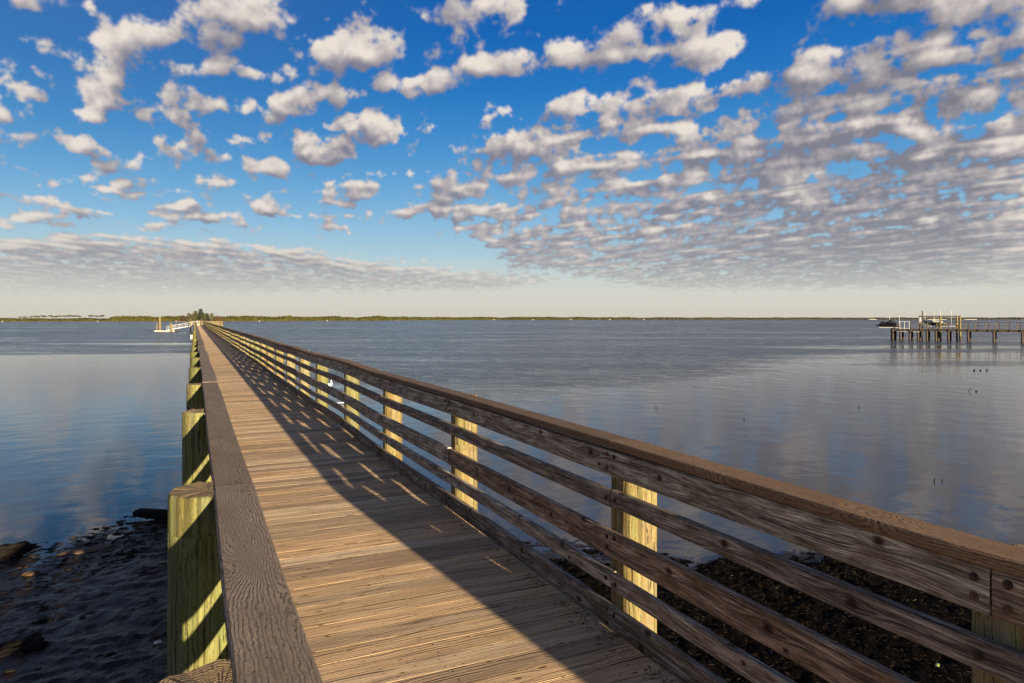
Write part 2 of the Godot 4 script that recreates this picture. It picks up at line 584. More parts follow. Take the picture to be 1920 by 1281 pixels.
const AIR := [[0.0, 207, 202, 188], [.018, 211, 207, 195], [.04, 211, 212, 203], [.06, 202, 212, 209], [.09, 176, 205, 216], [.13, 146, 191, 221], [.18, 112, 172, 217], [.25, 74, 146, 207], [.33, 42, 121, 194], [.42, 26, 102, 180], [.6, 20, 86, 160], [1.0, 16, 68, 134], [9.0, 14, 56, 115]]

func air(e: float, right: float) -> Color:
	var k := 0
	while k < AIR.size() - 2 and e > AIR[k + 1][0]:
		k += 1
	var t := clampf((e - AIR[k][0]) / (AIR[k + 1][0] - AIR[k][0]), 0.0, 1.0)
	var c := Color(lerpf(AIR[k][1], AIR[k + 1][1], t) / 255.0, lerpf(AIR[k][2], AIR[k + 1][2], t) / 255.0, lerpf(AIR[k][3], AIR[k + 1][3], t) / 255.0).srgb_to_linear()
	var pale := smooth(-0.05, -0.85, right) * smooth(0.1, 0.4, e)      # thin veil of haze towards the west
	return c.lerp(Color(.09, .19, .36), pale * 0.34)

func thickness(px: float, pz: float, fine: float) -> float:
	# of the cloud layer; px to the right, pz ahead, in heights of its base; below 0 is clear air
	var cover := 0.0
	var out := 1.0
	var mid := 1.0
	if pz > 0.3:
		cover = cover_at(960.0 + LENS * px / pz, 598.0 - LENS / pz)
		out = maxf(smooth(0.79, 0.95, absf(px / pz)), smooth(2.15, 1.75, pz))
		mid = smooth(9.0, 5.0, pz)
	if out > 0.0:
		var g := broad.get_noise_2d(px * 0.55 + 7.0, pz * 0.55)
		cover = lerpf(cover, clampf(0.50 + g * 0.75, 0.0, 0.8), out)
	if cover < 0.12:
		return -1.0
	var pq := 2.6 * sqrt(pz) if pz > 0.3 else 1.42 + (pz - 0.3) * 0.8   # clouds have height: seen from afar they are less flat than their plan
	var a := px * 0.80 - pq * 0.60       # along the rows of cloud, and across them
	var b := px * 0.60 + pq * 0.80
	var n := fbm.get_noise_2d(b * 1.15, a * .8)
	var w := -puff.get_noise_2d(b * 1.15 + n * .22, a * .8 + n * .22) - 0.60
	var d := cover * 0.92 - 0.44 + n * 0.34 + w * (0.42 + 0.10 * mid)
	if fine > 0.0:
		# ragged edges and heaped tops, as wide as they are high wherever they hang
		var r := maxf(sqrt(px * px + pz * pz), 0.6)
		var ca := pz / r
		var sa := px / r
		var level := log(maxf(r, 0.5)) / log(2.0)
		var whole := floorf(level)
		var part := level - whole
		var k := pow(2.0, whole)
		var tuft := lerpf(wisp.get_noise_3d(ca * k, sa * k, k / r + whole * 9.0), wisp.get_noise_3d(ca * k * 2.0, sa * k * 2.0, k * 2.0 / r + whole * 9.0 + 9.0), part)
		var heap := lerpf(curd.get_noise_3d(ca * k, sa * k, k / r + whole * 9.0), curd.get_noise_3d(ca * k * 2.0, sa * k * 2.0, k * 2.0 / r + whole * 9.0 + 9.0), part)
		var big := lerpf(curd.get_noise_3d(ca * k * 0.55 + 7.0, sa * k * 0.55, k * 0.55 / r + whole * 9.0), curd.get_noise_3d(ca * k * 1.1 + 7.0, sa * k * 1.1, k * 1.1 / r + whole * 9.0 + 9.0), part)
		d += (tuft * 0.95 - (heap + 0.6) * 0.55 - (big + 0.6) * 0.62) * fine
	return d

func sky_color(x: float, y: float, z: float) -> Color:
	# x right, y up, z ahead of the camera
	var ground := sqrt(x * x + z * z)
	var e := y / maxf(ground, 1e-4)
	var az := atan2(x, z)
	var right := clampf(az / 0.6435, -1.2, 1.2) * smooth(2.6, 1.3, absf(az))
	var base := air(e, right)
	if e < 0.012:
		return base
	var inv := 1.0 / maxf(y, 0.02)
	var px := x * inv
	var pz := z * inv
	var far := ground * inv
	var fine := smooth(12.0, 3.0, far) * 0.6 + 0.4 * smooth(30.0, 12.0, far)
	var d := thickness(px, pz, fine)
	if d < -0.16:
		return base
	# low sun behind and to the right: the sides of the puffs that lean towards it are bright, those turned away grey
	var step := 0.035 * far + far * far * 0.0012
	var d0 := thickness(px, pz, fine * .55)
	var d1 := maxf(thickness(px + step * .3, pz - step, fine * .55), -0.2)
	var d2 := maxf(thickness(px + step * .8, pz - step * 2.6, fine * .4), -0.3)
	var core := clampf(d0, -0.1, 0.6)
	var lum := 0.42 + (d0 - d1) * 1.05 + (d0 - d2) * 0.6 - core * 0.45
	var bankside := smooth(0.1, 0.95, right)
	lum -= 0.12 * bankside * smooth(.42, .2, e)
	lum = clampf(lum, 0.0, 1.0)
	lum = lum * 0.6 + 0.4 * lum * lum * (3.0 - 2.0 * lum)
	var dark := Color(.215, .215, .285).lerp(Color(.20, .20, .25), bankside)
	var middle := Color(.46, .42, .43)
	var bright := Color(.83, .755, .68)
	var c := dark.lerp(middle, lum * 2.0) if lum < 0.5 else middle.lerp(bright, lum * 2.0 - 1.0)
	var hazy := 1.0 - smooth(0.02, 0.16, e) * 0.75 - 0.25 * smooth(0.1, 0.35, e)
	c = c.lerp(base.lerp(Color(.52, .47, .42), 0.75), hazy * 0.50)
	var alpha := smooth(-0.10, 0.20, d) * (1.0 - 0.1 * smooth(0.2, -0.1, d))
	return base.lerp(c, alpha * (0.45 * smooth(0.012, 0.055, e) + 0.55 * smooth(0.03, 0.090, e)))

func sky_row_small(j: int) -> void:
	var el := PI / 2.0 - (j + 0.5) / 512.0 * PI
	for i in 1024:
		var az := ((i + 0.5) / 1024.0 - 0.5) * TAU - deg_to_rad(LOOK)
		var c := sky_color(cos(el) * sin(az), sin(el), cos(el) * cos(az))
		var k := (j * 1024 + i) * 3
		sky_small[k] = c.r
		sky_small[k + 1] = c.g
		sky_small[k + 2] = c.b

func sky_row_fine(j: int) -> void:
	var first := SKY_W / 2 + roundi(LOOK / 360.0 * SKY_W) - FINE_COLS / 2
	var el := PI / 2.0 - (SKY_H / 2 - FINE_ROWS + j + 0.5) / SKY_H * PI
	for i in FINE_COLS:
		var az := ((first + i + 0.5) / SKY_W - 0.5) * TAU - deg_to_rad(LOOK)
		var c := sky_color(cos(el) * sin(az), sin(el), cos(el) * cos(az))
		var k := (j * FINE_COLS + i) * 3
		sky_fine[k] = c.r
		sky_fine[k + 1] = c.g
		sky_fine[k + 2] = c.b

func make_sky(strength: float) -> Image:
	fbm.seed = 11
	fbm.frequency = 1.9
	fbm.fractal_octaves = 2
	wisp.seed = 23
	wisp.frequency = 6.2
	wisp.fractal_octaves = 5
	wisp.fractal_gain = 0.6
	curd.seed = 31
	curd.noise_type = FastNoiseLite.TYPE_CELLULAR
	curd.frequency = 4.4
	curd.fractal_octaves = 2
	puff.seed = 5
	puff.noise_type = FastNoiseLite.TYPE_CELLULAR
	puff.frequency = 3.0
	puff.fractal_type = FastNoiseLite.FRACTAL_NONE
	puff.cellular_jitter = 0.9
	broad.seed = 3
	broad.frequency = 0.8
	cloud_cover()
	sky_small.resize(1024 * 256 * 3)
	sky_fine.resize(FINE_COLS * FINE_ROWS * 3)
	var job := WorkerThreadPool.add_group_task(sky_row_small, 256)
	WorkerThreadPool.wait_for_group_task_completion(job)
	job = WorkerThreadPool.add_group_task(sky_row_fine, FINE_ROWS)
	WorkerThreadPool.wait_for_group_task_completion(job)
	for k in sky_small.size():
		sky_small[k] *= strength
	for k in sky_fine.size():
		sky_fine[k] *= strength
	var im := Image.create_from_data(1024, 256, false, Image.FORMAT_RGBF, sky_small.to_byte_array())
	im.resize(SKY_W, SKY_H / 2, Image.INTERPOLATE_CUBIC)
	var whole := Image.create(SKY_W, SKY_H, false, Image.FORMAT_RGBF)
	whole.fill(Color(.13, .13, .13) * strength)
	whole.blit_rect(im, Rect2i(0, 0, SKY_W, SKY_H / 2), Vector2i(0, 0))
	var fine := Image.create_from_data(FINE_COLS, FINE_ROWS, false, Image.FORMAT_RGBF, sky_fine.to_byte_array())
	whole.blit_rect(fine, Rect2i(0, 0, FINE_COLS, FINE_ROWS), Vector2i(SKY_W / 2 + roundi(LOOK / 360.0 * SKY_W) - FINE_COLS / 2, SKY_H / 2 - FINE_ROWS))
	# Godot's panoramas begin at -z
	var turned := Image.create(SKY_W, SKY_H, false, Image.FORMAT_RGBF)
	turned.blit_rect(whole, Rect2i(SKY_W / 2, 0, SKY_W / 2, SKY_H), Vector2i(0, 0))
	turned.blit_rect(whole, Rect2i(0, 0, SKY_W / 2, SKY_H), Vector2i(SKY_W / 2, 0))
	return turned

# ---------------------------------------------------------------- ground and water
const SHORE := [[-60.0, -7.0], [-20.0, -9.0], [-6.0, -10.2], [-2.4, -11.0], [-0.6, -12.9], [1.4, -12.4], [3.4, -9.6], [6.0, -7.9], [8.5, -6.7], [14.0, -5.2], [60.0, 0.0]]

func shore_z(x: float) -> float:
	for k in SHORE.size() - 1:
		if x < SHORE[k + 1][0]:
			return lerpf(SHORE[k][1], SHORE[k + 1][1], clampf((x - SHORE[k][0]) / (SHORE[k + 1][0] - SHORE[k][0]), 0.0, 1.0))
	return 0.0

func ground_y(x: float, z: float) -> float:
	var up := z - shore_z(x) + grit.get_noise_2d(x * 0.4, z * 0.4) * 0.9
	var h := clampf(up * 0.030, -0.5, 0.34)
	var near := smooth(-3.0, 0.5, up)
	var warp := grit.get_noise_2d(x * 0.9 + 40.0, z * 0.9) * 0.5
	var drift := smooth(1.5, 3.0, x)
	var ridge := grit.get_noise_2d((x * 0.35 + z * 0.2) * 2.2 + warp, (z - x * 0.12) * 3.2 + warp * 2.0)
	var small := grit.get_noise_2d(x * 9.0, z * 13.0)
	var crest := pow(1.0 - minf(absf(ridge) * 2.4, 1.0), 2.0)
	return WATER + h + near * (crest * 0.030 + ridge * 0.014 + small * 0.010 - 0.010)

func steps(from: float, to: float, fine_from: float, fine_to: float, fine: float, coarse: float) -> PackedFloat32Array:
	var a := PackedFloat32Array()
	var x := from
	while x < to:
		a.append(x)
		var away := maxf(fine_from - x, x - fine_to)
		x += fine if away < 0.0 else minf(fine + away * 0.25, coarse)
	a.append(to)
	return a

func make_ground() -> void:
	var xs := steps(-70.0, 90.0, -7.5, 8.5, 0.055, 6.0)
	var zs := steps(-45.0, 60.0, -14.0, -1.0, 0.05, 6.0)
	var st := SurfaceTool.new()
	st.begin(Mesh.PRIMITIVE_TRIANGLES)
	st.set_smooth_group(0)
	for j in zs.size():
		for i in xs.size():
			st.set_uv(Vector2(xs[i], zs[j]))
			st.add_vertex(Vector3(xs[i], ground_y(xs[i], zs[j]), zs[j]))
	for j in zs.size() - 1:
		for i in xs.size() - 1:
			var k := j * xs.size() + i
			for q in [k, k + 1, k + xs.size(), k + 1, k + xs.size() + 1, k + xs.size()]:
				st.add_index(q)
	st.generate_normals()
	var o := piece("mud_flat", st.commit(), M.mud, self, Vector3.ZERO, "structure")
	tag(o, "dark wet mud flat with ripple ridges along the water's edge", "mud")

func water_material(slope: float, rough: float, maps: Array, scale: Vector3) -> StandardMaterial3D:
	var m := plain(lerpf(.050, .022, slope / 2.4), lerpf(.044, .038, slope / 2.4), lerpf(.040, .060, slope / 2.4), rough)
	m.metallic_specular = 0.31
	m.normal_enabled = true
	m.normal_texture = maps[0]
	m.normal_scale = slope
	m.uv1_scale = scale
	return m

# how ruffled the water is there, 0 glassy to 1 rippled; right and ahead in metres
func ruffle(right: float, ahead: float) -> float:
	var t := right / maxf(ahead, 1.0)
	var edge := 74.0
	edge = lerpf(edge, 33.0, smooth(-0.48, -0.22, t) * (1.0 - smooth(0.22, 0.52, t)))
	var n := grit.get_noise_2d(right * 0.012 + 3.0, ahead * 0.045)
	var m := grit.get_noise_2d(right * 0.05, ahead * 0.22 + 50.0)
	var r := smooth(-0.42, 0.42, log(ahead / edge) + n * 0.95 + m * 0.3)
	# slicks and wakes lying across the far water
	var slick := grit.get_noise_2d(right * 0.0035 + 9.0, log(ahead) * 5.2 + right * 0.0012)
	r *= 1.0 - 0.4 * smooth(0.20, 0.46, slick + m * 0.35) * smooth(60.0, 110.0, ahead)
	var paws := grit.get_noise_2d(right * 0.02 + 80.0, ahead * 0.09)
	r *= 0.86 + 0.34 * paws
	# gusts ruffle it in small flecks
	r += r * (grit.get_noise_2d(right * 0.55, ahead * 1.1 + 9.0) * 0.55 + rng.randf_range(-0.16, 0.16))
	return clampf(r, 0.0, 1.0)

func make_water() -> void:
	var noise := FastNoiseLite.new()
	noise.seed = 40
	noise.frequency = 0.011
	noise.fractal_octaves = 5
	noise.fractal_gain = 0.55
	var im := noise.get_seamless_image(1024, 1024)
	im.convert(Image.FORMAT_RGBA8)
	im.bump_map_to_normal_map(16.0)
	var ripple := ImageTexture.create_from_image(im)
	noise.frequency = 0.004
	noise.fractal_octaves = 6
	noise.fractal_gain = 0.46
	im = noise.get_seamless_image(1024, 1024)
	im.convert(Image.FORMAT_RGBA8)
	im.bump_map_to_normal_map(16.0)
	var swell := ImageTexture.create_from_image(im)
	var levels := 7
	var mats := []
	var tools := []
	for k in levels:
		var r := float(k) / (levels - 1)
		mats.append(water_material(lerpf(0.08, 2.4, r * r), lerpf(0.085, 0.24, r), [swell if k < 2 else ripple], Vector3(1 / 9.0, 1 / 5.5, 1) if k < 2 else Vector3(1 / 6.5, 1 / 4.2, 1)))
		var st := SurfaceTool.new()
		st.begin(Mesh.PRIMITIVE_TRIANGLES)
		tools.append(st)
	var ahead := PackedFloat32Array([3.0])
	while ahead[-1] < 1500.0:
		ahead.append(ahead[-1] + maxf(0.7, ahead[-1] * 0.010))
	for j in ahead.size() - 1:
		var a0 := ahead[j]
		var a1 := ahead[j + 1]
		var width := maxf(0.7, a0 * 0.011)
		var reach := a0 * 1.15 + 25.0
		var count := int(reach * 2.0 / width)
		for i in count:
			var r0 := -reach + i * width
			var r1 := r0 + width
			var v := ruffle((r0 + r1) / 2, (a0 + a1) / 2) * (levels - 1) + rng.randf_range(-0.25, 0.25)
			water_cell(tools[clampi(roundi(v), 0, levels - 1)], r0, r1, a0, a1)
	# the rest, to the horizon and beside and behind the frame
	var far: SurfaceTool = tools[levels - 1]
	var last := ahead[-1]
	for i in 24:
		water_cell(far, -26000.0 + i * 52000.0 / 24, -26000.0 + (i + 1) * 52000.0 / 24, last, 26000.0)
	for j in ahead.size() - 1:
		var width := maxf(0.7, ahead[j] * 0.011)
		var reach := ahead[j] * 1.15 + 25.0
		var right_end := -reach + int(reach * 2.0 / width) * width
		water_cell(tools[2], -4000.0, -reach, ahead[j], ahead[j + 1])
		water_cell(tools[2], right_end, 4000.0, ahead[j], ahead[j + 1])
	water_cell(tools[1], -4000.0, 4000.0, -60.0, 3.0)
	var mesh := ArrayMesh.new()
	for k in levels:
		mesh = tools[k].commit(mesh)
		mesh.surface_set_material(mesh.get_surface_count() - 1, mats[k])
	var o := piece("water", mesh, null, self, Vector3.ZERO, "structure")
	tag(o, "shallow bay water, glassy near the boardwalk and ruffled blue farther out", "water")

func water_cell(st: SurfaceTool, r0: float, r1: float, a0: float, a1: float) -> void:
	var p := [place(r0, a0), place(r1, a0), place(r1, a1), place(r0, a1)]
	for q in [0, 2, 1, 0, 3, 2]:
		st.set_uv(Vector2(p[q].x, p[q].z))
		st.set_normal(Vector3.UP)
		st.add_vertex(p[q])

# ---------------------------------------------------------------- far shore
# where the far land meets the water: metres ahead at a given right/ahead ratio, and how high the wood on it stands
const LAND := [[-1.6, 700.0, 5.0], [-0.78, 800.0, 4.1], [-0.72, 810.0, 4.2], [-0.59, 830.0, 4.0], [-0.585, 832.0, 6.6], [-0.40, 900.0, 7.0], [-0.2, 1180.0, 7.4], [-0.04, 1900.0, 8.6], [0.1, 2300.0, 9.4], [0.27, 2700.0, 9.0], [0.5, 3400.0, 10.0], [0.75, 3700.0, 11.5], [1.6, 3600.0, 11.0]]

func land_at(t: float) -> Vector2:
	for k in LAND.size() - 1:
		if t < LAND[k + 1][0]:
			var f := clampf((t - LAND[k][0]) / (LAND[k + 1][0] - LAND[k][0]), 0.0, 1.0)
			return Vector2(lerpf(LAND[k][1], LAND[k + 1][1], f), lerpf(LAND[k][2], LAND[k + 1][2], f))
	return Vector2(3600.0, 11.0)

func make_far_shore() -> void:
	var st := start()
	var t := -1.6
	var bank := []
	while t <= 1.6:
		bank.append(t)
		t += 0.02
	for k in bank.size() - 1:
		var a: float = land_at(bank[k]).x
		var b: float = land_at(bank[k + 1]).x
		var p := [place(bank[k] * a, a, WATER - 0.2), place(bank[k + 1] * b, b, WATER - 0.2), place(bank[k + 1] * b * 1.01, b * 1.01, WATER + 0.9), place(bank[k] * a * 1.01, a * 1.01, WATER + 0.9), place(bank[k + 1] * b * 1.5, b * 1.5, WATER + 1.2), place(bank[k] * a * 1.5, a * 1.5, WATER + 1.2)]
		var low: Vector3 = p[0] + Vector3(0, -900, 0)
		quad(st, p[0], p[1], p[2], p[3], Vector2(), Vector2(), Vector2(), Vector2(), low)
		quad(st, p[3], p[2], p[4], p[5], Vector2(), Vector2(), Vector2(), Vector2(), low)
	tag(piece("far_land", done(st), plain(.13, .10, .055, 0.95), self, Vector3.ZERO, "structure"), "low land along the far side of the bay", "land")
	# the wood on it: one mass of crowns
	var spots := []
	var tints := []
	var crown := lump(Vector3.ONE, 0.42, 3.0, 7)
	t = -1.5
	while t < 1.5:
		var l := land_at(t)
		var pace := l.x * 0.0019
		for row in 3:
			var d := l.x * (1.008 + row * 0.012 + rng.randf() * 0.01)
			var rise := l.y * 0.88 * (0.55 + 0.26 * row) * (1.0 + grit.get_noise_2d(t * 24.0, row * 3.0) * 0.34)
			var w := rng.randf_range(0.7, 1.5) * pace * 1.1
			var h := maxf(rise * rng.randf_range(0.40, 0.56), 1.0)
			var b := Basis(Vector3.UP, rng.randf() * TAU).scaled(Vector3(w, h, w))
			spots.append(Transform3D(b, place(t * d + rng.randfn(0, pace * 0.3), d, WATER + maxf(rise - h, h * 0.6))))
			var g := rng.randf()
			var c := Color(.032, .036, .010).lerp(Color(.070, .062, .018), g)
			if row == 0:
				c = c.lerp(Color(.085, .06, .025), 0.35 * rng.randf())
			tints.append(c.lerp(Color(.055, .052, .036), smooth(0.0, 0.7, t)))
		t += 0.0019 * rng.randf_range(0.5, 0.9)
	many("far_woods", crown, tinted(0.95), spots, self, "low green woods lining the far shore of the bay", "woods", tints)
	# umbrella pines that stand clear of the scrub on the left of the bay
	var px := [38, 47, 59, 66, 73, 80, 84, 92, 98, 104, 113, 120, 127, 131, 138, 143, 147, 168, 172, 180, 187, 193]
	for k in px.size():
		var x: float = (px[k] - 960.0) / LENS
		var d := 838.0 + rng.randf() * 14.0
		var tall := 7.0 + rng.randf_range(-0.9, 0.7) - (1.4 if px[k] < 60 else 0.0)
		pine(place(x * d, d, WATER + 0.8), tall, k, pine_label(k, px.size(), tall))
	# the wooded islet at the end of the boardwalk's line
	var isle := lump(Vector3(30.0, 1.1, 9.0), 0.2, 8.0, 9)
	var io := piece("islet", isle, plain(.10, .08, .045, 0.95), self, place(-0.458 * 790.0, 790.0, WATER), "structure")
	io.rotation.y = -deg_to_rad(LOOK)
	tag(io, "small low islet straight beyond the end of the boardwalk", "islet")
	var plants := [[-0.4555, 13.2, 5.0, "tall dark feathery tree, highest on the islet beyond the boardwalk"], [-0.4640, 11.0, 5.0, "grey brown bushy tree left of the highest tree on the islet"], [-0.4475, 9.6, 4.6, "thin leaning tree right of the highest tree on the islet"],
		[-0.4725, 9.2, 4.6, "half bare brown shrub near the left end of the islet"], [-0.4405, 9.0, 4.6, "pale half bare shrub near the right end of the islet"], [-0.4810, 5.4, 5.4, "low dark reddish bush at the left tip of the islet"], [-0.4310, 4.4, 5.4, "low rusty bush at the right tip of the islet"],
		[-0.4590, 8.4, 5.2, "green tree standing in front of the islet's highest tree"], [-0.4440, 6.0, 5.0, "dark round bush right of the islet's middle"], [-0.4680, 7.0, 5.4, "olive tree left of the islet's middle"], [-0.4515, 8.0, 5.0, "olive shrub between the islet's highest tree and the leaning one"]]
	for k in plants.size():
		var p: Array = plants[k]
		var d := 785.0 + (k % 3) * 3.0 - (4.0 if p[1] < 5.5 else 0.0)
		leafy(place(p[0] * d, d, WATER + 0.6), p[1], p[2], k, p[3])
	# pale strips of beach far off on the right
	for k in 3:
		var strip := lump(Vector3([52.0, 34.0, 22.0][k], 1.5, 5.0), 0.12, k * 3.0, 9)
		var x: float = [0.622, 0.672, 0.528][k]
		var o := piece("sand_bar", strip, plain(.62, .56, .46, 0.9), self, place(x * 3300.0, 3300.0, WATER + 0.4), "structure")
		o.rotation.y = -deg_to_rad(LOOK)
		tag(o, ["long pale sand bar behind the boat lift", "short pale sand bar right of the boat lift", "faint pale sand bar left of the private dock"][k], "sand bar")
	# white swim markers before the far shore
	var marks := [[4, 700.0, "off the scrub at the left edge"], [183, 720.0, "below the last umbrella pines"], [330, 760.0, "just left of the wooded islet"], [486, 800.0, "first one right of the islet"], [613, 900.0, "below the woods above the middle of the boardwalk rail"],
		[926, 1500.0, "off the middle of the far shore"], [1000, 1600.0, "second right of the middle of the far shore"], [1070, 1700.0, "third right of the middle of the far shore"], [1144, 1800.0, "fourth right of the middle of the far shore"], [1208, 1900.0, "last towards the private dock"]]
	for m in marks:
		var x: float = (m[0] - 960.0) / LENS
		var k: float = m[1] / 1280.0
		var o := thing("marker_post", "white warning marker on a post, " + m[2], "marker", place(x * m[1], m[1], WATER), -deg_to_rad(LOOK), "white markers in the bay")
		piece("post", bar(Vector3(0, -0.5, 0), Vector3(0, 1.6 * k, 0), 0.14, 0.14), M.white, o)
		piece("sign_board", bar(Vector3(-0.65 * k, 1.5 * k, 0), Vector3(0.65 * k, 1.5 * k, 0), 0.1, 1.2 * k), M.white, o, Vector3(0, 0, 0.13))

func pine_label(k: int, n: int, tall: float) -> String:
	var where := ["at the left end of the row", "second from the left end", "third from the left end", "fourth from the left end", "fifth from the left end", "sixth from the left end", "seventh from the left end", "eighth from the left end", "ninth from the left end", "tenth from the left end", "eleventh from the left end",
		"eleventh from the right end", "tenth from the right end", "ninth from the right end", "eighth from the right end", "seventh from the right end", "sixth from right, left of the gap", "fifth from right, after the gap", "fourth from the right end", "third from the right end", "second from the right end", "at the right end of the row"]
	return "flat topped pine on the far left shore, " + where[k]

func pine(pos: Vector3, tall: float, k: int, label: String) -> void:
	var o := thing("pine_tree", label, "tree", pos, rng.randf() * TAU, "umbrella pines on the far shore")
	var lean := rng.randf_range(-0.8, 0.8)
	piece("trunk", tube([Vector3(0, -0.8, 0), Vector3(lean * 0.4, tall * 0.45, 0), Vector3(lean, tall * 0.86, 0)], [0.24, 0.19, 0.10], 6), M.bark, o)
	var st := SurfaceTool.new()
	st.begin(Mesh.PRIMITIVE_TRIANGLES)
	for c in 5:
		var a := rng.randf() * TAU
		var r := 1.5 if c else 0.0
		leaf_ball(st, Vector3(lean + cos(a) * r, tall * rng.randf_range(0.80, 0.94), sin(a) * r), Vector3(rng.randf_range(1.0, 1.8), 0.62, rng.randf_range(1.0, 1.8)), 70, 0.42)
	st.generate_normals()
	piece("crown", st.commit(), plain(.050, .052, .020, 0.95), o)

func leaf_ball(st: SurfaceTool, c: Vector3, size: Vector3, count: int, leaf: float) -> void:
	for i in count:
		var d := Vector3(rng.randfn(), rng.randfn(), rng.randfn()).normalized() * pow(rng.randf(), 0.4)
		var p := c + d * size
		var u := Vector3(rng.randfn(), rng.randfn() * 0.6, rng.randfn()).normalized() * leaf * rng.randf_range(0.6, 1.3)
		var v := u.cross(Vector3(rng.randfn(), rng.randfn(), rng.randfn())).normalized() * leaf * 0.6
		for q in [p - u, p + v, p + u, p - u, p + u, p - v]:
			st.set_uv(Vector2.ZERO)
			st.add_vertex(q)

func leafy(pos: Vector3, tall: float, wide: float, k: int, label: String) -> void:
	var low := tall < 6.5
	var o := thing("islet_bush" if low else "islet_tree", label, "bush" if low else "tree", pos, 0.0, "plants on the islet")
	var st := SurfaceTool.new()
	st.begin(Mesh.PRIMITIVE_TRIANGLES)
	var wood_st := SurfaceTool.new()
	wood_st.begin(Mesh.PRIMITIVE_TRIANGLES)
	wood_st.set_smooth_group(0)
	for c in 9:
		var f := float(c) / 8.0
		var a := rng.randf() * TAU
		var r := wide * (0.55 if low else 0.62 * (1.0 - f * 0.75)) * rng.randf_range(0.4, 1.0)
		var top := Vector3(cos(a) * r, tall * (0.28 + 0.64 * f) * rng.randf_range(0.9, 1.05), sin(a) * r)
		add_tube(wood_st, [Vector3(cos(a) * r * 0.1, -0.5, sin(a) * r * 0.1), top * Vector3(0.6, 0.6, 0.6), top], [0.22, 0.13, 0.05], 5)
		leaf_ball(st, top, Vector3(1.1, 0.85, 1.1) * wide * (0.42 if low else 0.40), 90 if k in [2, 3, 4] else 260, 0.55)
	st.generate_normals()
	wood_st.generate_normals()
	piece("trunk", wood_st.commit(), plain(.10, .08, .06, 0.95), o)
	var tone: Color = [Color(.026, .032, .014), Color(.055, .050, .026), Color(.03, .036, .016), Color(.085, .07, .035), Color(.09, .08, .04), Color(.055, .036, .018), Color(.085, .045, .02), Color(.05, .055, .018), Color(.02, .026, .012), Color(.052, .05, .018), Color(.05, .052, .02)][k]
	piece("crown", st.commit(), plain(tone.r, tone.g, tone.b, 0.95), o)

# ---------------------------------------------------------------- boardwalk
const FLARE_FROM := 1.1
var pile_rows := PackedFloat32Array()

func flare(s: float) -> float:
	return 0.10 * maxf(0.0, FLARE_FROM - s)

# where a rail line runs: side -1 left, 1 right; a is its distance to the right of the walker in the straight part
func line(side: int, a: float, s: float) -> Vector3:
	var w := sway.get_noise_2d(s, side * 40.0) * 0.022 * smooth(4.0, 12.0, s)
	var v := sway.get_noise_2d(s, side * 40.0 + 90.0) * 0.026 * smooth(3.0, 12.0, s)
	return Vector3(a + side * flare(s) + w, v, -s)

func board_into(st: SurfaceTool, side: int, a: float, t: float, y0: float, y1: float, s0: float, s1: float, pace: float, chamfer: float) -> void:
	var n := maxi(1, roundi((s1 - s0) / pace))
	var rings := []
	var sag := rng.randf_range(-0.009, 0.005)
	var tilt := rng.randf_range(-0.006, 0.006)
	var rise := rng.randf_range(-0.004, 0.004)
	var warp := rng.randf_range(-0.006, 0.006)
	for k in n + 1:
		var f := float(k) / n
		var s := lerpf(s0, s1, f)
		var p := line(side, a, s)
		var bow := sin(f * PI)
		var c := p + Vector3(warp * sin(f * TAU) , (y0 + y1) / 2 + sag * bow + rise, 0)
		rings.append(box_ring(c, Vector3(t / 2, tilt * (f - 0.5) * t * 2, 0), Vector3(tilt * (y1 - y0) * 0.5, (y1 - y0) / 2, 0), chamfer))
	loft(st, rings, Vector2(rng.randf() * 2.4, rng.randf() * maxf(0.02, 0.58 - 2.0 * (t + y1 - y0))))

func board_piece(called: String, mat: Material, parent: Node, side: int, a: float, t: float, y0: float, y1: float, s0: float, s1: float, pace: float, chamfer := 0.005) -> MeshInstance3D:
	var st := start()
	board_into(st, side, a, t, y0, y1, s0, s1, pace, chamfer)
	return piece(called, done(st), mat, parent)

# rails from the top: underside and top of each board, in metres above the deck
const RAILS := [[0.855, 0.993], [0.680, 0.770], [0.414, 0.553], [0.236, 0.325], [0.022, 0.150]]
const NEAR_END := 72.0

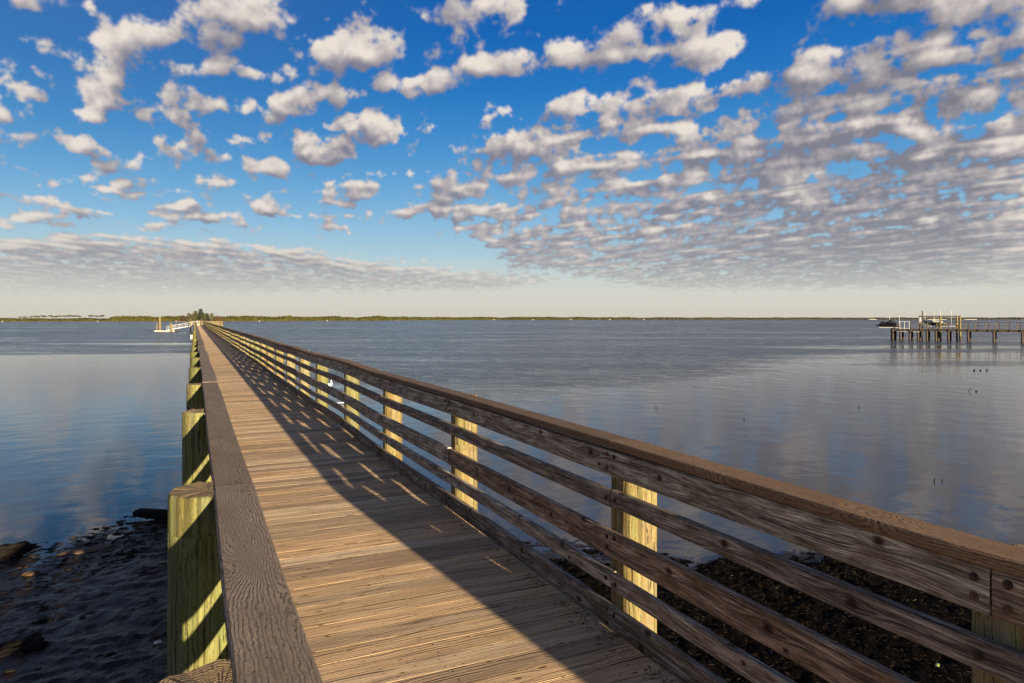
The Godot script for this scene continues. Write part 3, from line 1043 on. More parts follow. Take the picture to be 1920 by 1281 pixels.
func make_pier() -> void:
	var pier := thing("boardwalk", "long weathered wooden fishing pier with plank deck and rails running out over the bay", "pier")
	var left := PackedFloat32Array([-6.2, -3.6, -1.1, 1.30, 2.90, 5.44, 7.74, 10.3, 12.75, 15.2])
	var right := PackedFloat32Array([-6.0, -3.5, -1.15, 1.17, 3.10, 5.70, 8.10, 10.55, 13.15, 15.45])
	while left[-1] < DECK_END - 3.0:
		var d := 2.55 + rng.randf_range(-0.2, 0.2)
		left.append(left[-1] + d)
		right.append(left[-1] + rng.randf_range(-0.05, 0.12))
	make_piles(pier, left, right)
	make_deck(pier)
	# cap boards and rails: each spans two bays; past NEAR_END they are too small to tell apart
	var far_rail := start()
	var far_cap := start()
	for side in [-1, 1]:
		var rows: PackedFloat32Array = left if side < 0 else right
		var inner: float = 0.198 if side < 0 else 2.0245        # face towards the walkway
		for r in 6:
			var k := -1 if r in [0, 2, 4] else 0
			while k < rows.size() - 1:
				var s0 := rows[maxi(k, 0)] if k > 0 else -8.0
				var s1: float = rows[mini(k + 2, rows.size() - 1)] if k + 2 < rows.size() else DECK_END
				k += 2
				if s1 <= s0 + 0.3:
					continue
				if r == 5:
					var mid := 0.1405 if side < 0 else 2.083
					if s0 < NEAR_END:
						board_piece("cap_board", M.cap[rng.randi() % 3 + (3 if side > 0 else 0)], pier, side, mid, 0.147, 0.995, 1.036, s0 + 0.002, s1 - 0.003, 0.6, 0.006)
					else:
						board_into(far_cap, side, mid, 0.147, 0.995, 1.036, s0 + 0.002, s1 - 0.003, 2.0, 0.008)
				else:
					var mid: float = inner - 0.019 if side < 0 else inner + 0.019
					var shift := rng.randf_range(-0.004, 0.004)
					var y: Array = RAILS[r]
					if s0 < NEAR_END:
						var b := board_piece("rail_board", M.rail[rng.randi() % 4], pier, side, mid + shift * 0.4, 0.038, y[0] + (shift if r > 0 else 0.0), y[1] + (shift if r > 0 else 0.0), s0 + 0.003, s1 - 0.004, 0.5)
						if side > 0 and s0 < 9.0:
							add_bolts(b, rows, s0, s1, inner, y, r)
					else:
						board_into(far_rail, side, mid, 0.038, y[0], y[1], s0 + 0.003, s1 - 0.004, 2.0, 0.006)
	piece("rail_board", done(far_rail), M.rail[1], pier, Vector3.ZERO, "stuff")
	piece("cap_board", done(far_cap), M.cap[0], pier, Vector3.ZERO, "stuff")
	make_head(pier)

func add_bolts(board: Node, rows: PackedFloat32Array, s0: float, s1: float, face: float, y: Array, r: int) -> void:
	for s in rows:
		if s < s0 - 0.01 or s > s1 + 0.01 or s > 12.0 or s < 0.5:
			continue
		for side in [-1, 1]:
			var at: float = s + (0.045 if s <= s0 + 0.01 else -0.045 if s >= s1 - 0.01 else side * 0.035)
			var heights: Array = [0.25, 0.74] if y[1] - y[0] > 0.1 else [0.5]
			for k in heights.size():
				if side < 0 and (s <= s0 + 0.01 or s >= s1 - 0.01 or k == 0):
					continue
				var h: float = lerpf(y[0], y[1], heights[k]) + rng.randf_range(-0.008, 0.008)
				var p := line(1, face, at)
				var st := start()
				add_tube(st, [Vector3(0.004, 0, 0), Vector3(-0.0012, 0, 0), Vector3(-0.0012, 0, 0)], [0.013, 0.013, 0.009], 9)
				add_tube(st, [Vector3(0.002, 0, 0), Vector3(-0.0055, 0, 0), Vector3(-0.0065, 0, 0)], [0.0075, 0.0075, 0.005], 6)
				piece("bolt", done(st), M.bolt if rng.randf() < 0.7 else M.rust, board, Vector3(p.x - 0.003, p.y + h, p.z))

func pile_mesh(radius: float, flat: float, notch: float, top: float, seed_at: float, mossy := false) -> ArrayMesh:
	# the walkway lies towards +x: a flat is sawn there for the rails, and a notch for the cap
	var shell := start()
	var rings := []
	var heights := [-2.6, -1.9, -1.2, -0.6, 0.0, 0.5, 0.978, 0.981, top - 0.02, top - 0.004, top]
	var sides := 28
	for k in heights.size():
		var y: float = heights[k]
		var cut := flat if k < 7 else notch
		var shrink := 1.0 if k < 9 else 0.985 if k == 9 else 0.95
		var ring := PackedVector3Array()
		for i in sides:
			var a := TAU * i / sides
			var r := radius * (1.0 + 0.05 * grit.get_noise_3d(cos(a) * 1.6 + seed_at, y * 0.35, sin(a) * 1.6) + 0.02 * (0.9 - y) / 3.0)
			if k >= 8:
				r *= 1.0 - 0.03 * maxf(0.0, grit.get_noise_2d(cos(a) * 6.0 + seed_at * 3.0, sin(a) * 6.0))
			ring.append(Vector3(minf(cos(a) * r * shrink, cut), y + (0.010 * grit.get_noise_2d(a * 2.0, seed_at) if k >= 8 else 0.0), sin(a) * r * shrink))
		rings.append(ring)
	loft(shell, rings, Vector2(rng.randf() * 3.6, 0), Vector2.ONE, false, true)
	var mesh := done(shell)
	mesh.surface_set_material(0, (M.mossy if mossy else M.pile)[int(seed_at) % 3])
	var lid := start()
	var last: PackedVector3Array = rings[-1]
	var c := Vector3(minf(0.0, notch * 0.3), top - 0.004, 0)
	for i in sides:
		var p := last[i]
		var q := last[(i + 1) % sides]
		tri(lid, c, p, q, Vector2(0.5, 0.5), Vector2(0.5 + p.x * 3.4, 0.5 + p.z * 3.4), Vector2(0.5 + q.x * 3.4, 0.5 + q.z * 3.4), c - Vector3(0, 1, 0))
	lid.generate_normals()
	mesh = lid.commit(mesh)
	mesh.surface_set_material(1, M.end)
	return mesh

func make_piles(pier: Node, left: PackedFloat32Array, right: PackedFloat32Array) -> void:
	var kinds := []
	for k in 14:
		kinds.append(pile_mesh(rng.randf_range(0.116, 0.127), 0.104, 0.026, rng.randf_range(1.018, 1.036) - (0.018 if k >= 7 else 0.0), k + 1.0, k < 7))
	for side in [-1, 1]:
		var rows: PackedFloat32Array = left if side < 0 else right
		for k in rows.size():
			var s := rows[k]
			var p := line(side, 0.046 if side < 0 else 2.168, s)
			p.x += rng.randf_range(-0.012, 0.0) * -side
			p.y = 0.0
			var mesh: ArrayMesh = kinds[(k * 3 + (2 if side > 0 else 0)) % 7 + (7 if side > 0 else 0)]
			if side < 0 and k == 4:
				mesh = pile_mesh(0.140, 0.110, 0.022, 1.030, 12.0, true)
			elif side < 0 and k == 3:
				mesh = pile_mesh(0.140, 0.110, 0.022, 1.030, 10.0, true)
			var o := piece("pile", mesh, null, pier, p)
			o.rotation.y = PI if side > 0 else 0.0
	piece("pile", kinds[8], null, pier, Vector3(2.36, 0, 0.05)).rotation.y = PI  # added pile out of view, put here to shade the near right pile
	# a white marker board nailed to the outside of one far left pile
	piece("marker_board", bar(Vector3(-0.11, 0.80, -33.0), Vector3(-0.11, 0.98, -33.0), 0.08, 0.03), M.white, pier, Vector3(-0.02, 0, 0))
	# cross beams and stringers carry the deck
	var far := start()
	for k in right.size():
		var s := (right[k] + left[k]) / 2
		for o in [-0.17, 0.17]:
			if s < NEAR_END:
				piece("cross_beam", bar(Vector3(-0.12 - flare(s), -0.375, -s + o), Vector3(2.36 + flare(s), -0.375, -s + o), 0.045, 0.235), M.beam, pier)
			else:
				add_bar(far, Vector3(-0.12, -0.375, -s + o), Vector3(2.36, -0.375, -s + o), 0.045, 0.235)
	for a in [0.30, 1.12, 1.93]:
		var s := -8.0
		while s < DECK_END:
			var e := minf(s + 5.0, DECK_END)
			if s < NEAR_END:
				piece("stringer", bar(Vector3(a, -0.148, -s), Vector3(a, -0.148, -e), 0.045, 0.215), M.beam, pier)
			else:
				add_bar(far, Vector3(a, -0.148, -s), Vector3(a, -0.148, -e), 0.045, 0.215)
			s = e + 0.002
	piece("deck_framing", done(far), M.beam, pier, Vector3.ZERO, "stuff")

func plank_mesh(length: float, seed_at: int) -> ArrayMesh:
	var st := start()
	var rings := []
	var bow := rng.randf_range(-0.0025, 0.0025)
	for k in 5:
		var f := k / 4.0
		rings.append(box_ring(Vector3((f - 0.5) * length, rng.randf_range(-0.0008, 0.0008), sin(f * PI) * bow), Vector3(0, 0, 0.0716 + rng.randf_range(-0.0009, 0.0005)), Vector3(0, 0.019, 0), 0.0013))
	# the sawn edges between the planks are painted dark, so the gaps look shaded
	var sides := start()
	var uv := Vector2(rng.randf() * 2.0, rng.randf() * 0.26)
	for k in 4:
		var p: PackedVector3Array = rings[k]
		var q: PackedVector3Array = rings[k + 1]
		var u0 := uv.x + k * length / 4.0
		var u1 := u0 + length / 4.0
		var v := uv.y
		for i in 8:
			var j := (i + 1) % 8
			var w := v + p[i].distance_to(p[j])
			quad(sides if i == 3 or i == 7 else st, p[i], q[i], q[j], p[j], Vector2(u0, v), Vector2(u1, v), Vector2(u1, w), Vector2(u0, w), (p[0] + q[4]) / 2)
			v = w
	for k in [0, 4]:
		var p: PackedVector3Array = rings[k]
		var c := (p[0] + p[4]) / 2
		for i in 8:
			tri(st, c, p[i], p[(i + 1) % 8], uv, uv + Vector2(p[i].z, p[i].y), uv + Vector2(p[(i + 1) % 8].z, p[(i + 1) % 8].y), Vector3.ZERO)
	var mesh := done(st)
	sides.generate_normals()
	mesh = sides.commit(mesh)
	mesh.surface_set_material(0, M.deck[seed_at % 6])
	mesh.surface_set_material(1, M.gap_shade)
	# nail heads over the three stringers
	var nails := start()
	for x in [-0.81, 0.01, 0.82]:
		for z in [-0.042, 0.042]:
			for side in [0.0191, -0.0191]:
				var c := Vector3(x + rng.randf_range(-0.008, 0.008), side * 1.02, z + rng.randf_range(-0.006, 0.006))
				for i in 6:
					var a := TAU * i / 6.0
					var b := TAU * (i + 1) / 6.0
					tri(nails, c + Vector3(0, side * 0.01, 0), c + Vector3(cos(a), 0, sin(a)) * 0.0052, c + Vector3(cos(b), 0, sin(b)) * 0.0052, Vector2(), Vector2(), Vector2(), Vector3(c.x, 0, c.z))
	nails.generate_normals()
	mesh = nails.commit(mesh)
	mesh.surface_set_material(2, M.bolt)
	return mesh

func make_deck(pier: Node) -> void:
	var planks := []
	for k in 14:
		planks.append(plank_mesh(1.935 + rng.randf_range(-0.012, 0.012), k))
	var s := -8.0
	var single := 0
	var spots := [[], [], [], []]
	while s < DECK_END:
		var wide := 1.0 + flare(s) * 1.05
		var pos := Vector3(1.112 + rng.randf_range(-0.007, 0.007), -0.019 + rng.randf_range(-0.0008, 0.0008), -s)
		var turn := Basis(Vector3.UP, rng.randf_range(-0.0016, 0.0016)) * Basis(Vector3.RIGHT, rng.randf_range(-0.005, 0.005)) * Basis(Vector3.FORWARD, rng.randf_range(-0.0012, 0.0012))
		if rng.randf() < 0.5:
			turn = turn * Basis(Vector3.UP, PI)
		turn = turn * Basis().scaled(Vector3(wide, 1, 1))
		if s > 1.6 and single < 300:
			var o := piece("deck_plank", planks[rng.randi() % 14], null, pier)
			o.set_surface_override_material(0, M.deck[rng.randi() % 6])
			o.transform = Transform3D(turn, pos)
			single += 1
		else:
			spots[rng.randi() % 4].append(Transform3D(turn, pos))
		s += 0.1472
	for k in 4:
		many("deck_plank", planks[k], null, spots[k], pier)

func make_head(pier: Node) -> void:
	# the end of the pier: a wider landing with rails round it
	var spots := []
	var x := -1.0
	var long := plank_mesh(HEAD_END - DECK_END - 0.02, 3)
	while x < 6.7:
		spots.append(Transform3D(Basis(Vector3.UP, PI / 2), Vector3(x, -0.019, -(HEAD_END + DECK_END) / 2 - 0.08)))
		x += 0.1472
	many("landing_plank", long, null, spots, pier)
	var runs := [[Vector3(2.35, 0, -DECK_END), Vector3(6.65, 0, -DECK_END)], [Vector3(6.7, 0, -DECK_END), Vector3(6.7, 0, -HEAD_END)], [Vector3(-1.0, 0, -HEAD_END), Vector3(6.65, 0, -HEAD_END)], [Vector3(-1.05, 0, -DECK_END - 3.0), Vector3(-1.05, 0, -HEAD_END)]]
	for run in runs:
		var a: Vector3 = run[0]
		var b: Vector3 = run[1]
		for y in RAILS:
			piece("rail_board", bar(a + Vector3(0, (y[0] + y[1]) / 2, 0), b + Vector3(0, (y[0] + y[1]) / 2, 0), 0.038, y[1] - y[0]), M.yellow_wood, pier)
		piece("cap_board", bar(a + Vector3(0, 1.016, 0), b + Vector3(0, 1.016, 0), 0.147, 0.04), M.yellow_wood, pier)
		var n := maxi(1, roundi(a.distance_to(b) / 2.1))
		for k in n + 1:
			var p: Vector3 = a.lerp(b, float(k) / n)
			piece("landing_post", tube([p + Vector3(0, -2.4, -0.16), p + Vector3(0, 1.06, -0.16)], [0.13, 0.12], 10), M.yellow_wood, pier)
	piece("landing_post", tube([Vector3(-0.95, -2.4, -194.4), Vector3(-0.95, 1.75, -194.4)], [0.11, 0.10], 10), M.yellow_wood, pier)

# ---------------------------------------------------------------- small things by the shore
func make_shore_bits() -> void:
	# leaf litter and moss caught along the foot of the right rail
	var leaf := start()
	tri(leaf, Vector3(-0.5, 0, 0), Vector3(0.1, 0.06, 0.28), Vector3(0.5, 0.02, 0), Vector2(), Vector2(), Vector2(), Vector3(0, -1, 0))
	tri(leaf, Vector3(-0.5, 0, 0), Vector3(0.05, 0.05, -0.25), Vector3(0.5, 0.02, 0), Vector2(), Vector2(), Vector2(), Vector3(0, -1, 0))
	var flake := done(leaf)
	var spots := []
	var tints := []
	for i in 2600:
		var s := 0.8 + pow(rng.randf(), 1.6) * 15.0
		var x := 2.02 - absf(rng.randfn(0, 0.055)) + flare(s)
		if grit.get_noise_2d(s * 2.2, 5.0) < -0.12:
			continue
		var size := rng.randf_range(0.006, 0.022)
		spots.append(Transform3D(Basis.from_euler(Vector3(rng.randfn(0, 0.3), rng.randf() * TAU, rng.randfn(0, 0.3))).scaled(Vector3.ONE * size), Vector3(x, 0.003 + rng.randf() * 0.005, -s)))
		tints.append(Color(.05, .055, .02).lerp(Color(.16, .11, .06), rng.randf()))
	many("leaf_litter", flake, tinted(), spots, self, "moss and leaf litter along the foot of the right rail", "litter", tints)
	var bed := SurfaceTool.new()
	bed.begin(Mesh.PRIMITIVE_TRIANGLES)
	bed.set_smooth_group(0)
	var cols := 170
	var rows := 180
	for j in rows:
		for i in cols:
			var x := 1.4 + i * 0.07
			var z := -10.8 + j * 0.062
			var up := z - shore_z(x) + grit.get_noise_2d(x * 0.8, z * 0.8 + 7.0) * 1.2
			var lift := smooth(-0.5, 0.3, up) * smooth(1.4, 2.4, x)
			bed.set_uv(Vector2(x, z))
			bed.add_vertex(Vector3(x, ground_y(x, z) - 0.03 + lift * (0.055 + grit.get_noise_2d(x * 5.0, z * 7.0) * 0.035 + grit.get_noise_2d(x * 16.0, z * 19.0) * 0.016), z))
	for j in rows - 1:
		for i in cols - 1:
			var k := j * cols + i
			for q in [k, k + 1, k + cols, k + 1, k + cols + 1, k + cols]:
				bed.add_index(q)
	bed.generate_normals()
	tag(piece("wrack_bed", bed.commit(), M.wrack, self, Vector3.ZERO, "stuff"), "matted black bed of sea wrack covering the mud right of the boardwalk", "wrack")
	# black sea wrack and straw on the right, flakes of weed on the mud to the left
	var straw := tube([Vector3(-0.5, 0, 0), Vector3(0, 0.04, 0.05), Vector3(0.5, 0, 0)], [0.028, 0.034, 0.02], 4)
	spots = []
	tints = []
	for i in 52000:
		var x := rng.randf_range(2.2, 11.0)
		var z := rng.randf_range(-10.4, -0.6)
		var up := z - shore_z(x) + grit.get_noise_2d(x * 0.8, z * 0.8 + 7.0) * 1.2
		if up < -0.25 or rng.randf() > smooth(-0.3, 0.6, up):
			continue
		var size := rng.randf_range(0.014, 0.060)
		var dry := rng.randf()
		spots.append(Transform3D(Basis.from_euler(Vector3(rng.randfn(0, 0.35), rng.randf() * TAU, rng.randfn(0, 0.35))).scaled(Vector3(size, size * rng.randf_range(0.6, 1.6), size * rng.randf_range(0.5, 1.4))), Vector3(x, ground_y(x, z) + 0.015 + rng.randf() * 0.03, z)))
		tints.append(Color(.012, .010, .008).lerp(Color(.035, .026, .018), rng.randf()) if dry < 0.985 else Color(.15, .115, .07) * rng.randf_range(0.4, 1.1))
	many("sea_wrack", straw, tinted(0.8), spots, self, "black sea wrack and dry straw washed up right of the boardwalk", "wrack", tints)
	var clod := lump(Vector3(0.5, 0.14, 0.30), 0.8, 2.0, 7)
	spots = []
	tints = []
	for i in 6000:
		var x := rng.randf_range(-6.5, 1.0)
		var z := rng.randf_range(-13.6, -3.0)
		var up := z - shore_z(x)
		var p := 0.10
		if up > -0.9 and up < 1.8:
			p = 0.65 + 0.35 * smooth(-3.2, -0.6, x)
		if rng.randf() > p or up < -1.2:
			continue
		var size := rng.randf_range(0.02, 0.085) * (0.5 + rng.randf())
		spots.append(Transform3D(Basis(Vector3.UP, rng.randf() * TAU).scaled(Vector3(size * rng.randf_range(0.8, 2.2), size * 0.8, size)), Vector3(x, maxf(ground_y(x, z), WATER) + 0.002, z)))
		tints.append(Color(.016, .013, .010).lerp(Color(.05, .038, .028), rng.randf()))
	many("weed_clumps", clod, tinted(0.5), spots, self, "dark clumps of weed strewn along the mud left of the boardwalk", "weed", tints)
	# driftwood, a stone, a shell
	var log_at := place(-5.78, 11.55, WATER + 0.05)
	var l := tag(piece("driftwood_log", tube([Vector3(-0.65, 0.05, 0.02), Vector3(-0.55, 0.06, 0), Vector3(-0.1, 0.05, 0.02), Vector3(0.55, 0.03, 0.0), Vector3(0.9, 0.02, 0.0)], [0.045, 0.08, 0.085, 0.08, 0.06], 9, 1.2), M.wet, self, log_at), "black waterlogged log beside the first left pile", "log")
	l.rotation.y = -0.55
	var s2 := tag(piece("driftwood_stump", lump(Vector3(0.34, 0.07, 0.14), 0.5, 6.0, 12), M.wet, self, place(-7.2, 9.75, WATER + 0.10)), "dark rotten stump end at the left edge of the mud", "driftwood")
	s2.rotation.y = 0.4
	var s3 := tag(piece("mud_mound", lump(Vector3(0.30, 0.06, 0.16), 0.5, 9.0, 12), M.wet, self, place(-5.0, 6.8, WATER + 0.12)), "dark weed covered mound at the bottom left corner", "mound")
	s3.rotation.y = 0.2
	var at := place(-6.38, 9.0)
	at.y = ground_y(at.x, at.z) + 0.01
	tag(piece("stone", lump(Vector3(0.07, 0.035, 0.05), 0.2, 4.0, 7), plain(.20, .11, .055, 0.7), self, at), "small orange brown stone on the wet mud", "stone")
	at = place(-3.57, 6.88)
	at.y = ground_y(at.x, at.z) + 0.012
	tag(piece("shell", lump(Vector3(0.04, 0.016, 0.03), 0.15, 5.0, 7), plain(.55, .50, .42, 0.5), self, at), "pale shell lying on the mud near the foot of the nearest left pile", "shell")
	at = place(-6.75, 9.9)
	at.y = WATER + 0.03
	tag(piece("twig", tube([Vector3(-0.25, -0.02, 0), Vector3(-0.06, 0.05, 0.0), Vector3(0.06, 0.02, 0.02), Vector3(0.2, 0.09, 0)], [0.012, 0.012, 0.010, 0.005], 6), M.wet, self, at), "bent twig lying in the shallows at the left", "twig")
	at = place(-6.2, 10.0)
	tag(piece("weed_strip", lump(Vector3(0.36, 0.035, 0.08), 0.4, 12.0, 7), plain(.10, .06, .035, 0.6), self, at + Vector3(0, 0.02, 0)), "brown strip of weed at the edge of the shallow water", "weed")
	at = place(4.02, 6.45)
	at.y = ground_y(at.x, at.z) + 0.02
	var lf := tag(piece("green_leaf", lump(Vector3(0.045, 0.004, 0.018), 0.2, 2.0, 7), plain(.22, .28, .08, 0.6), self, at), "single green leaf on the black wrack behind the rails", "leaf")
	lf.rotation.y = 0.5

func make_float() -> void:
	# floating dock left of the pier's end, its gangway and its mooring piles
	var turn := -deg_to_rad(LOOK)
	var f := thing("floating_dock", "low floating dock with pale deck left of the boardwalk's end", "dock", place(-91.6, 181.0, WATER), turn)
	piece("float_hull", bar(Vector3(-2.6, 0.05, 0), Vector3(2.7, 0.05, 0), 2.4, 0.34, 0.03), M.dark_wood, f)
	for k in 18:
		piece("float_plank", bar(Vector3(-2.55 + k * 0.3, 0.262, -1.25), Vector3(-2.55 + k * 0.3, 0.262, 1.25), 0.29, 0.08), M.yellow_wood, f)
	piece("float_rim", bar(Vector3(-2.65, 0.20, 1.27), Vector3(2.75, 0.20, 1.27), 0.05, 0.2), M.white, f)
	var g := thing("gangway", "white railed metal gangway sloping down to the floating dock", "gangway", place(-91.0, 180.4, WATER + 0.34), turn)
	var a := Vector3(0, 0, 0)
	var b := Vector3(8.4, 1.42, 0.6)
	piece("walkway", bar(a, b, 1.1, 0.07), M.white, g)
	for z in [-0.55, 0.55]:
		var o := Vector3(0, 0, z)
		piece("side_beam", bar(a + o + Vector3(0, 0.12, 0), b + o + Vector3(0, 0.10, 0), 0.05, 0.15), M.white, g)
		piece("handrail", bar(a + o + Vector3(0, 1.1, 0), b + o + Vector3(0, 1.1, 0), 0.05, 0.05), M.white, g)
		piece("mid_rail", bar(a + o + Vector3(0, 0.66, 0), b + o + Vector3(0, 0.66, 0), 0.03, 0.03), M.white, g)
		for k in 6:
			var p: Vector3 = a.lerp(b, k / 5.0) + o
			piece("rail_post", bar(p + Vector3(0, 0.1, 0), p + Vector3(0, 1.12, 0), 0.05, 0.05), M.white, g)
	var piles := [[-93.7, 181.6, 4.0, 0.30, "tall thick yellow mooring pile at the left end of the floating dock"], [-94.2, 181.0, 2.2, 0.14, "short thin mooring pile at the floating dock's left edge"], [-89.9, 179.7, 2.35, 0.16, "short mooring pile in front of the gangway"], [-89.5, 179.4, 2.3, 0.13, "thinner short mooring pile just right of the one before the gangway"]]
	for p in piles:
		var o := tag(piece("mooring_pile", tube([Vector3(0, -1.0, 0), Vector3(0, p[2] - 0.03, 0), Vector3(0, p[2], 0)], [p[3], p[3] * 0.92, p[3] * 0.75], 12), M.yellow_wood, self, place(p[0], p[1], WATER)), p[4], "mooring pile", "mooring piles of the floating dock")

func hull(sections: Array) -> ArrayMesh:
	# sections: along, half width, bottom, shoulder, top
	var st := SurfaceTool.new()
	st.begin(Mesh.PRIMITIVE_TRIANGLES)
	st.set_smooth_group(0)
	var rings := []
	for s in sections:
		var w: float = s[1]
		rings.append(PackedVector3Array([Vector3(s[0], s[2], -w * 0.4), Vector3(s[0], s[2], w * 0.4), Vector3(s[0], lerpf(s[2], s[3], 0.6), w), Vector3(s[0], s[3], w * 0.95), Vector3(s[0], s[4], w * 0.35), Vector3(s[0], s[4], -w * 0.35), Vector3(s[0], s[3], -w * 0.95), Vector3(s[0], lerpf(s[2], s[3], 0.6), -w)]))
	loft(st, rings)
	st.generate_normals()
	return st.commit()

func make_dock() -> void:
	var dir := place(0.748, -0.663, 0.0) - place(0, 0, 0.0)
	var turn := atan2(-dir.z, dir.x)
	var base := place(60.3, 108.0, WATER)
	var d := thing("private_dock", "narrow private dock on dark piles with open railing at the right", "dock", base, turn)
	# decking and beams
	for k in 130:
		piece("dock_plank", bar(Vector3(0.15 + k * 0.3, 1.83, -0.95), Vector3(0.15 + k * 0.3, 1.83, 0.95), 0.285, 0.05), M.beam, d)
	for z in [-0.9, 0.9]:
		piece("side_beam", bar(Vector3(0, 1.66, z), Vector3(39, 1.66, z), 0.06, 0.28), M.beam, d)
		piece("top_rail", bar(Vector3(2.6, 2.93, z), Vector3(39, 2.93, z), 0.12, 0.06), M.dark_wood, d)
		piece("mid_rail", bar(Vector3(2.6, 2.4, z), Vector3(39, 2.4, z), 0.02, 0.02), M.dark_wood, d)
	for k in 30:
		for side in 2:
			var x := 2.7 + k * 1.24 + side * 0.62
			piece("rail_post", bar(Vector3(x, 1.6, 0.95 - side * 1.9), Vector3(x, 2.9, 0.95 - side * 1.9), 0.11, 0.11), M.yellow_wood if side else M.beam, d)  # paler and darker wood stands in for posts alternately lit and shaded
	for x in [0.15, 1.2, 2.5, 3.6, 4.8, 6.0, 7.6, 10.1, 13.2, 16.5, 19.6, 22.7, 25.8, 29.0, 32.0, 35.0, 38.0]:
		for z in [-0.85, 0.85]:
			piece("dock_pile", tube([Vector3(x, -1.0, z), Vector3(x + rng.randfn(0, 0.02), 1.7, z)], [0.17, 0.15], 10), M.dark_wood, d)
	# the white gate at its end
	for x in [1.15, 1.8, 2.45]:
		piece("gate_post", bar(Vector3(x, 1.8, 0.98), Vector3(x, 2.98, 0.98), 0.06, 0.06), M.white, d)
	piece("gate_rail", bar(Vector3(1.1, 2.98, 0.98), Vector3(2.5, 2.98, 0.98), 0.08, 0.09), M.white, d)
	piece("gate_rail", bar(Vector3(1.1, 1.95, 0.98), Vector3(2.5, 1.95, 0.98), 0.08, 0.09), M.white, d)
	piece("swim_step", bar(Vector3(1.0, 1.42, 1.1), Vector3(2.0, 1.42, 1.1), 0.4, 0.06), M.white, d)
	piece("swim_step", bar(Vector3(3.0, 1.42, 1.1), Vector3(3.8, 1.42, 1.1), 0.4, 0.06), M.white, d)
	var at := func(p: Vector3) -> Vector3: return base + p.rotated(Vector3.UP, turn)
	# lifts stand in the water beside it
	var l1 := thing("watercraft_lift", "small white lift on the open left end of the private dock", "lift", at.call(Vector3(-0.6, 0, 0.1)), turn)
	for z in [-0.6, 0.6]:
		piece("bunk", bar(Vector3(-1.2, 2.05, z), Vector3(1.5, 2.05, z), 0.12, 0.14), M.white, l1)
	for x in [0.5, 0.85]:
		piece("lift_pile", tube([Vector3(x, -1.0, 0.4), Vector3(x, 2.0, 0.4)], [0.15, 0.15], 8), M.rust if x > 0.6 else M.dark_wood, l1)
	for x in [-0.05, 1.35]:
		piece("guide_pole", tube([Vector3(x, 2.05, -0.7), Vector3(x, 3.92, -0.7)], [0.022, 0.022], 6), M.white, l1)
	var l2 := thing("boat_lift", "tall boat lift with a beam and white guide poles behind the dock", "lift", at.call(Vector3(5.6, 0, -3.2)), turn)
	for p in [[-2.4, 4.7, -1.4, 0.10, 0], [-2.2, 3.9, 1.4, 0.14, 0], [0.55, 3.9, 1.4, 0.15, 1], [2.7, 3.9, 1.4, 0.15, 1], [2.7, 3.8, -1.4, 0.15, 1]]:
		piece("lift_pile", tube([Vector3(p[0], -1.0, p[2]), Vector3(p[0], p[1], p[2])], [p[3], p[3] * 0.9], 8), M.yellow_wood if p[4] else M.beam, l2)
	piece("lift_beam", bar(Vector3(-2.4, 3.8, 1.4), Vector3(2.8, 3.8, 1.4), 0.12, 0.16), M.beam, l2)
	piece("lift_beam", bar(Vector3(-2.4, 3.8, -1.4), Vector3(2.8, 3.8, -1.4), 0.12, 0.16), M.beam, l2)
	piece("motor_box", bar(Vector3(-2.3, 3.2, 1.55), Vector3(-2.05, 3.2, 1.55), 0.25, 0.9), M.white, l2)
	for x in [-1.75, -0.5, 0.25, 1.7]:
		piece("guide_pole", tube([Vector3(x, 2.2, 0.3 if x < 0 else -0.3), Vector3(x, 4.72, 0.3 if x < 0 else -0.3)], [0.024, 0.024], 6), M.white, l2)
	for z in [-0.5, 0.5]:
		piece("bunk", bar(Vector3(-1.4, 2.25, z), Vector3(2.2, 2.25, z), 0.14, 0.12), M.white, l2)
	# the craft on them
	var j1 := thing("jet_ski", "jet ski under a black cover on the open lift at the dock's left end", "jet ski", at.call(Vector3(-0.6, 2.12, 0.1)), turn, "jet skis on their lifts")
	piece("hull", hull([[-1.9, 0.05, 0.28, 0.30, 0.32], [-1.5, 0.35, 0.12, 0.28, 0.36], [-0.8, 0.5, 0.0, 0.34, 0.45], [0.6, 0.52, 0.0, 0.36, 0.45], [1.5, 0.48, 0.05, 0.36, 0.42]]), plain(.012, .012, .014, 0.4), j1)
	piece("cover", hull([[-1.45, 0.16, 0.3, 0.36, 0.40], [-1.15, 0.30, 0.3, 0.52, 0.62], [-0.98, 0.34, 0.3, 0.62, 0.92], [-0.72, 0.34, 0.3, 0.62, 0.90], [-0.4, 0.36, 0.3, 0.56, 0.78], [0.0, 0.36, 0.3, 0.60, 0.86], [0.15, 0.34, 0.3, 0.72, 1.16], [0.42, 0.34, 0.3, 0.78, 1.14], [0.62, 0.34, 0.3, 0.74, 1.0], [0.95, 0.34, 0.3, 0.7, 0.82], [1.35, 0.28, 0.3, 0.5, 0.58]]), plain(.010, .010, .012, 0.75), j1)
	piece("handlebar", tube([Vector3(0.12, 1.08, -0.38), Vector3(0.2, 1.16, 0), Vector3(0.12, 1.08, 0.38)], [0.03, 0.04, 0.03], 6), plain(.01, .01, .01, 0.6), j1)
	var j2 := thing("jet_ski", "black and white jet ski high on the boat lift behind the dock", "jet ski", at.call(Vector3(5.0, 2.32, -3.2)), turn, "jet skis on their lifts")
	piece("hull", hull([[-1.5, 0.05, 0.72, 0.78, 0.82], [-1.1, 0.35, 0.4, 0.66, 0.76], [-0.5, 0.5, 0.1, 0.5, 0.62], [0.7, 0.52, 0.0, 0.42, 0.5], [1.6, 0.48, 0.05, 0.4, 0.46]]), plain(.02, .018, .018, 0.35), j2)
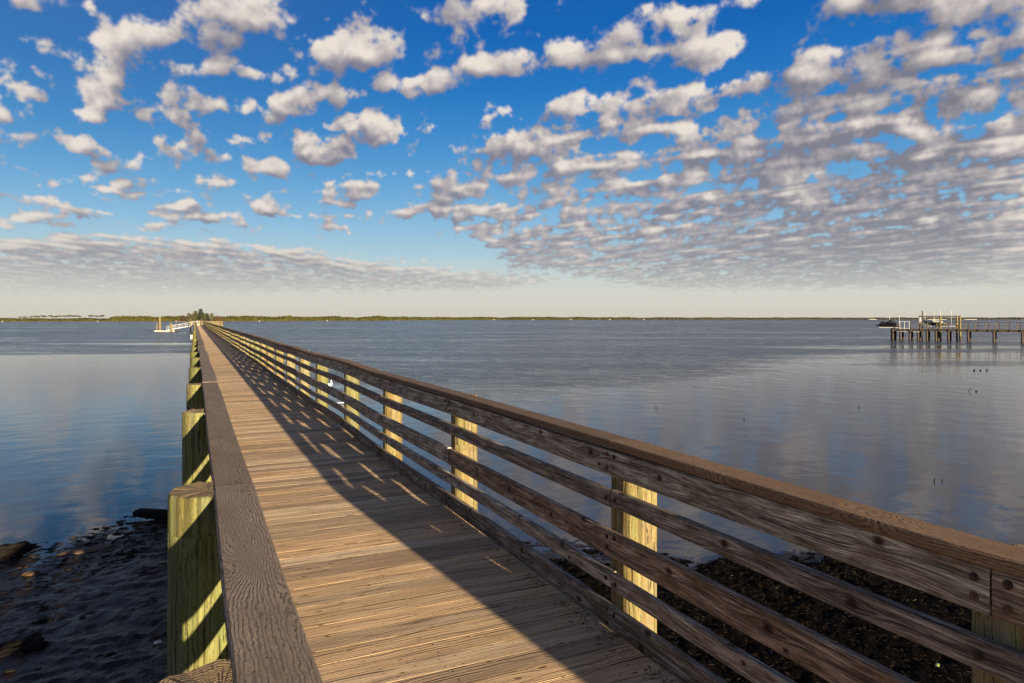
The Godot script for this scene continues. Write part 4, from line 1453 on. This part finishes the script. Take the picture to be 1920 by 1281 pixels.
	piece("seat", hull([[-0.5, 0.22, 0.4, 0.8, 0.98], [0.0, 0.24, 0.4, 0.74, 0.86], [0.6, 0.22, 0.4, 0.7, 0.8], [1.2, 0.2, 0.4, 0.6, 0.7]]), plain(.55, .53, .5, 0.5), j2)
	piece("handlebar", tube([Vector3(-0.5, 1.05, -0.38), Vector3(-0.4, 1.15, 0), Vector3(-0.5, 1.05, 0.38)], [0.03, 0.04, 0.03], 6), plain(.01, .01, .01, 0.6), j2)

func make_waders() -> void:
	# a white egret stalking the shallows, seen between the rails
	var e := thing("egret", "white egret wading in the shallows behind the right rails", "bird", place(-7.80, 28.8, WATER), -deg_to_rad(LOOK))
	var white := plain(.82, .80, .76, 0.8)
	piece("body", tube([Vector3(-0.36, 0.48, 0), Vector3(-0.25, 0.53, 0), Vector3(-0.08, 0.56, 0), Vector3(0.08, 0.59, 0), Vector3(0.17, 0.64, 0), Vector3(0.19, 0.70, 0), Vector3(0.165, 0.76, 0), Vector3(0.175, 0.82, 0), Vector3(0.22, 0.88, 0), Vector3(0.29, 0.925, 0), Vector3(0.35, 0.93, 0), Vector3(0.40, 0.915, 0)], [0.02, 0.07, 0.115, 0.105, 0.058, 0.034, 0.022, 0.019, 0.019, 0.026, 0.024, 0.012], 12), white, e)
	piece("beak", tube([Vector3(0.395, 0.918, 0), Vector3(0.46, 0.90, 0), Vector3(0.53, 0.878, 0)], [0.014, 0.009, 0.002], 8), plain(.7, .42, .05, 0.5), e)
	for z in [-0.05, 0.05]:
		piece("leg", tube([Vector3(-0.02, 0.48, z), Vector3(-0.06 + z, 0.24, z), Vector3(0.0 + z, -0.06, z)], [0.016, 0.012, 0.010], 6), plain(.015, .015, .013, 0.6), e)
	var st := tag(piece("white_pole", tube([Vector3(-0.2, 0.0, 0.0), Vector3(0.1, 0.035, 0.02), Vector3(0.42, 0.05, 0.05)], [0.022, 0.022, 0.02], 6), M.white, self, place(-7.0, 27.3, WATER + 0.02)), "thin white stick lying on the water below the rails, right of the egret", "stick")
	st.rotation.y = -deg_to_rad(LOOK)
	# sticks that stand out of the glassy water on the right
	var s := thing("mangrove_stick", "thin dark stick leaning out of the glassy water below the private dock", "stick", place(21.55, 32.0, WATER), -deg_to_rad(LOOK))
	piece("stem", tube([Vector3(-0.17, -0.1, 0), Vector3(-0.09, 0.02, 0), Vector3(0.05, 0.19, 0)], [0.016, 0.014, 0.007], 6), M.wet, s, Vector3(-0.05, 0, 0))
	piece("knob", lump(Vector3(0.05, 0.04, 0.03), 0.3, 1.0, 5), M.wet, s, Vector3(0.22, 0.01, 0))
	for k in 3:
		var o := tag(piece("water_snag", lump(Vector3([0.09, 0.05, 0.06][k], 0.06, 0.05), 0.4, k * 2.0, 6), M.wet, self, place(30.4 + k * 0.42, 44.9, WATER + 0.03)), ["largest of three dark snags in the calm water before the private dock", "middle and smallest of three dark snags before the private dock", "rightmost of three dark snags in the calm water before the private dock"][k], "snag", "snags breaking the calm water")
	for k in 3:
		var o := tag(piece("reed_stalk", tube([Vector3(0, -0.05, 0), Vector3(0.012, 0.06, 0), Vector3(0.02, 0.11 - k * 0.02, 0)], [0.014, 0.012, 0.004], 5), M.wet, self, place([5.5, 7.85, 13.2][k], [26.1, 23.1, 26.0][k], WATER)), ["lone dark stalk in the water above the middle of the right cap board", "lone dark stalk in the water, nearer than its two neighbours", "lone dark stalk in the water, halfway towards the thin leaning stick"][k], "stalk", "stalks in the shallow water")
	for k in 2:
		var o := tag(piece("reed_stalk", tube([Vector3(0, -0.05, 0), Vector3(0.012, 0.05, 0), Vector3(0.03 + k * 0.01, 0.09 - k * 0.03, 0)], [0.012, 0.010, 0.004], 5), M.wet, self, place(8.83 + k * 0.16, 14.28, WATER)), ["taller of two dark stalks in the water above the cap board", "shorter right one of two dark stalks in the water above the cap board"][k], "stalk", "stalks in the shallow water")
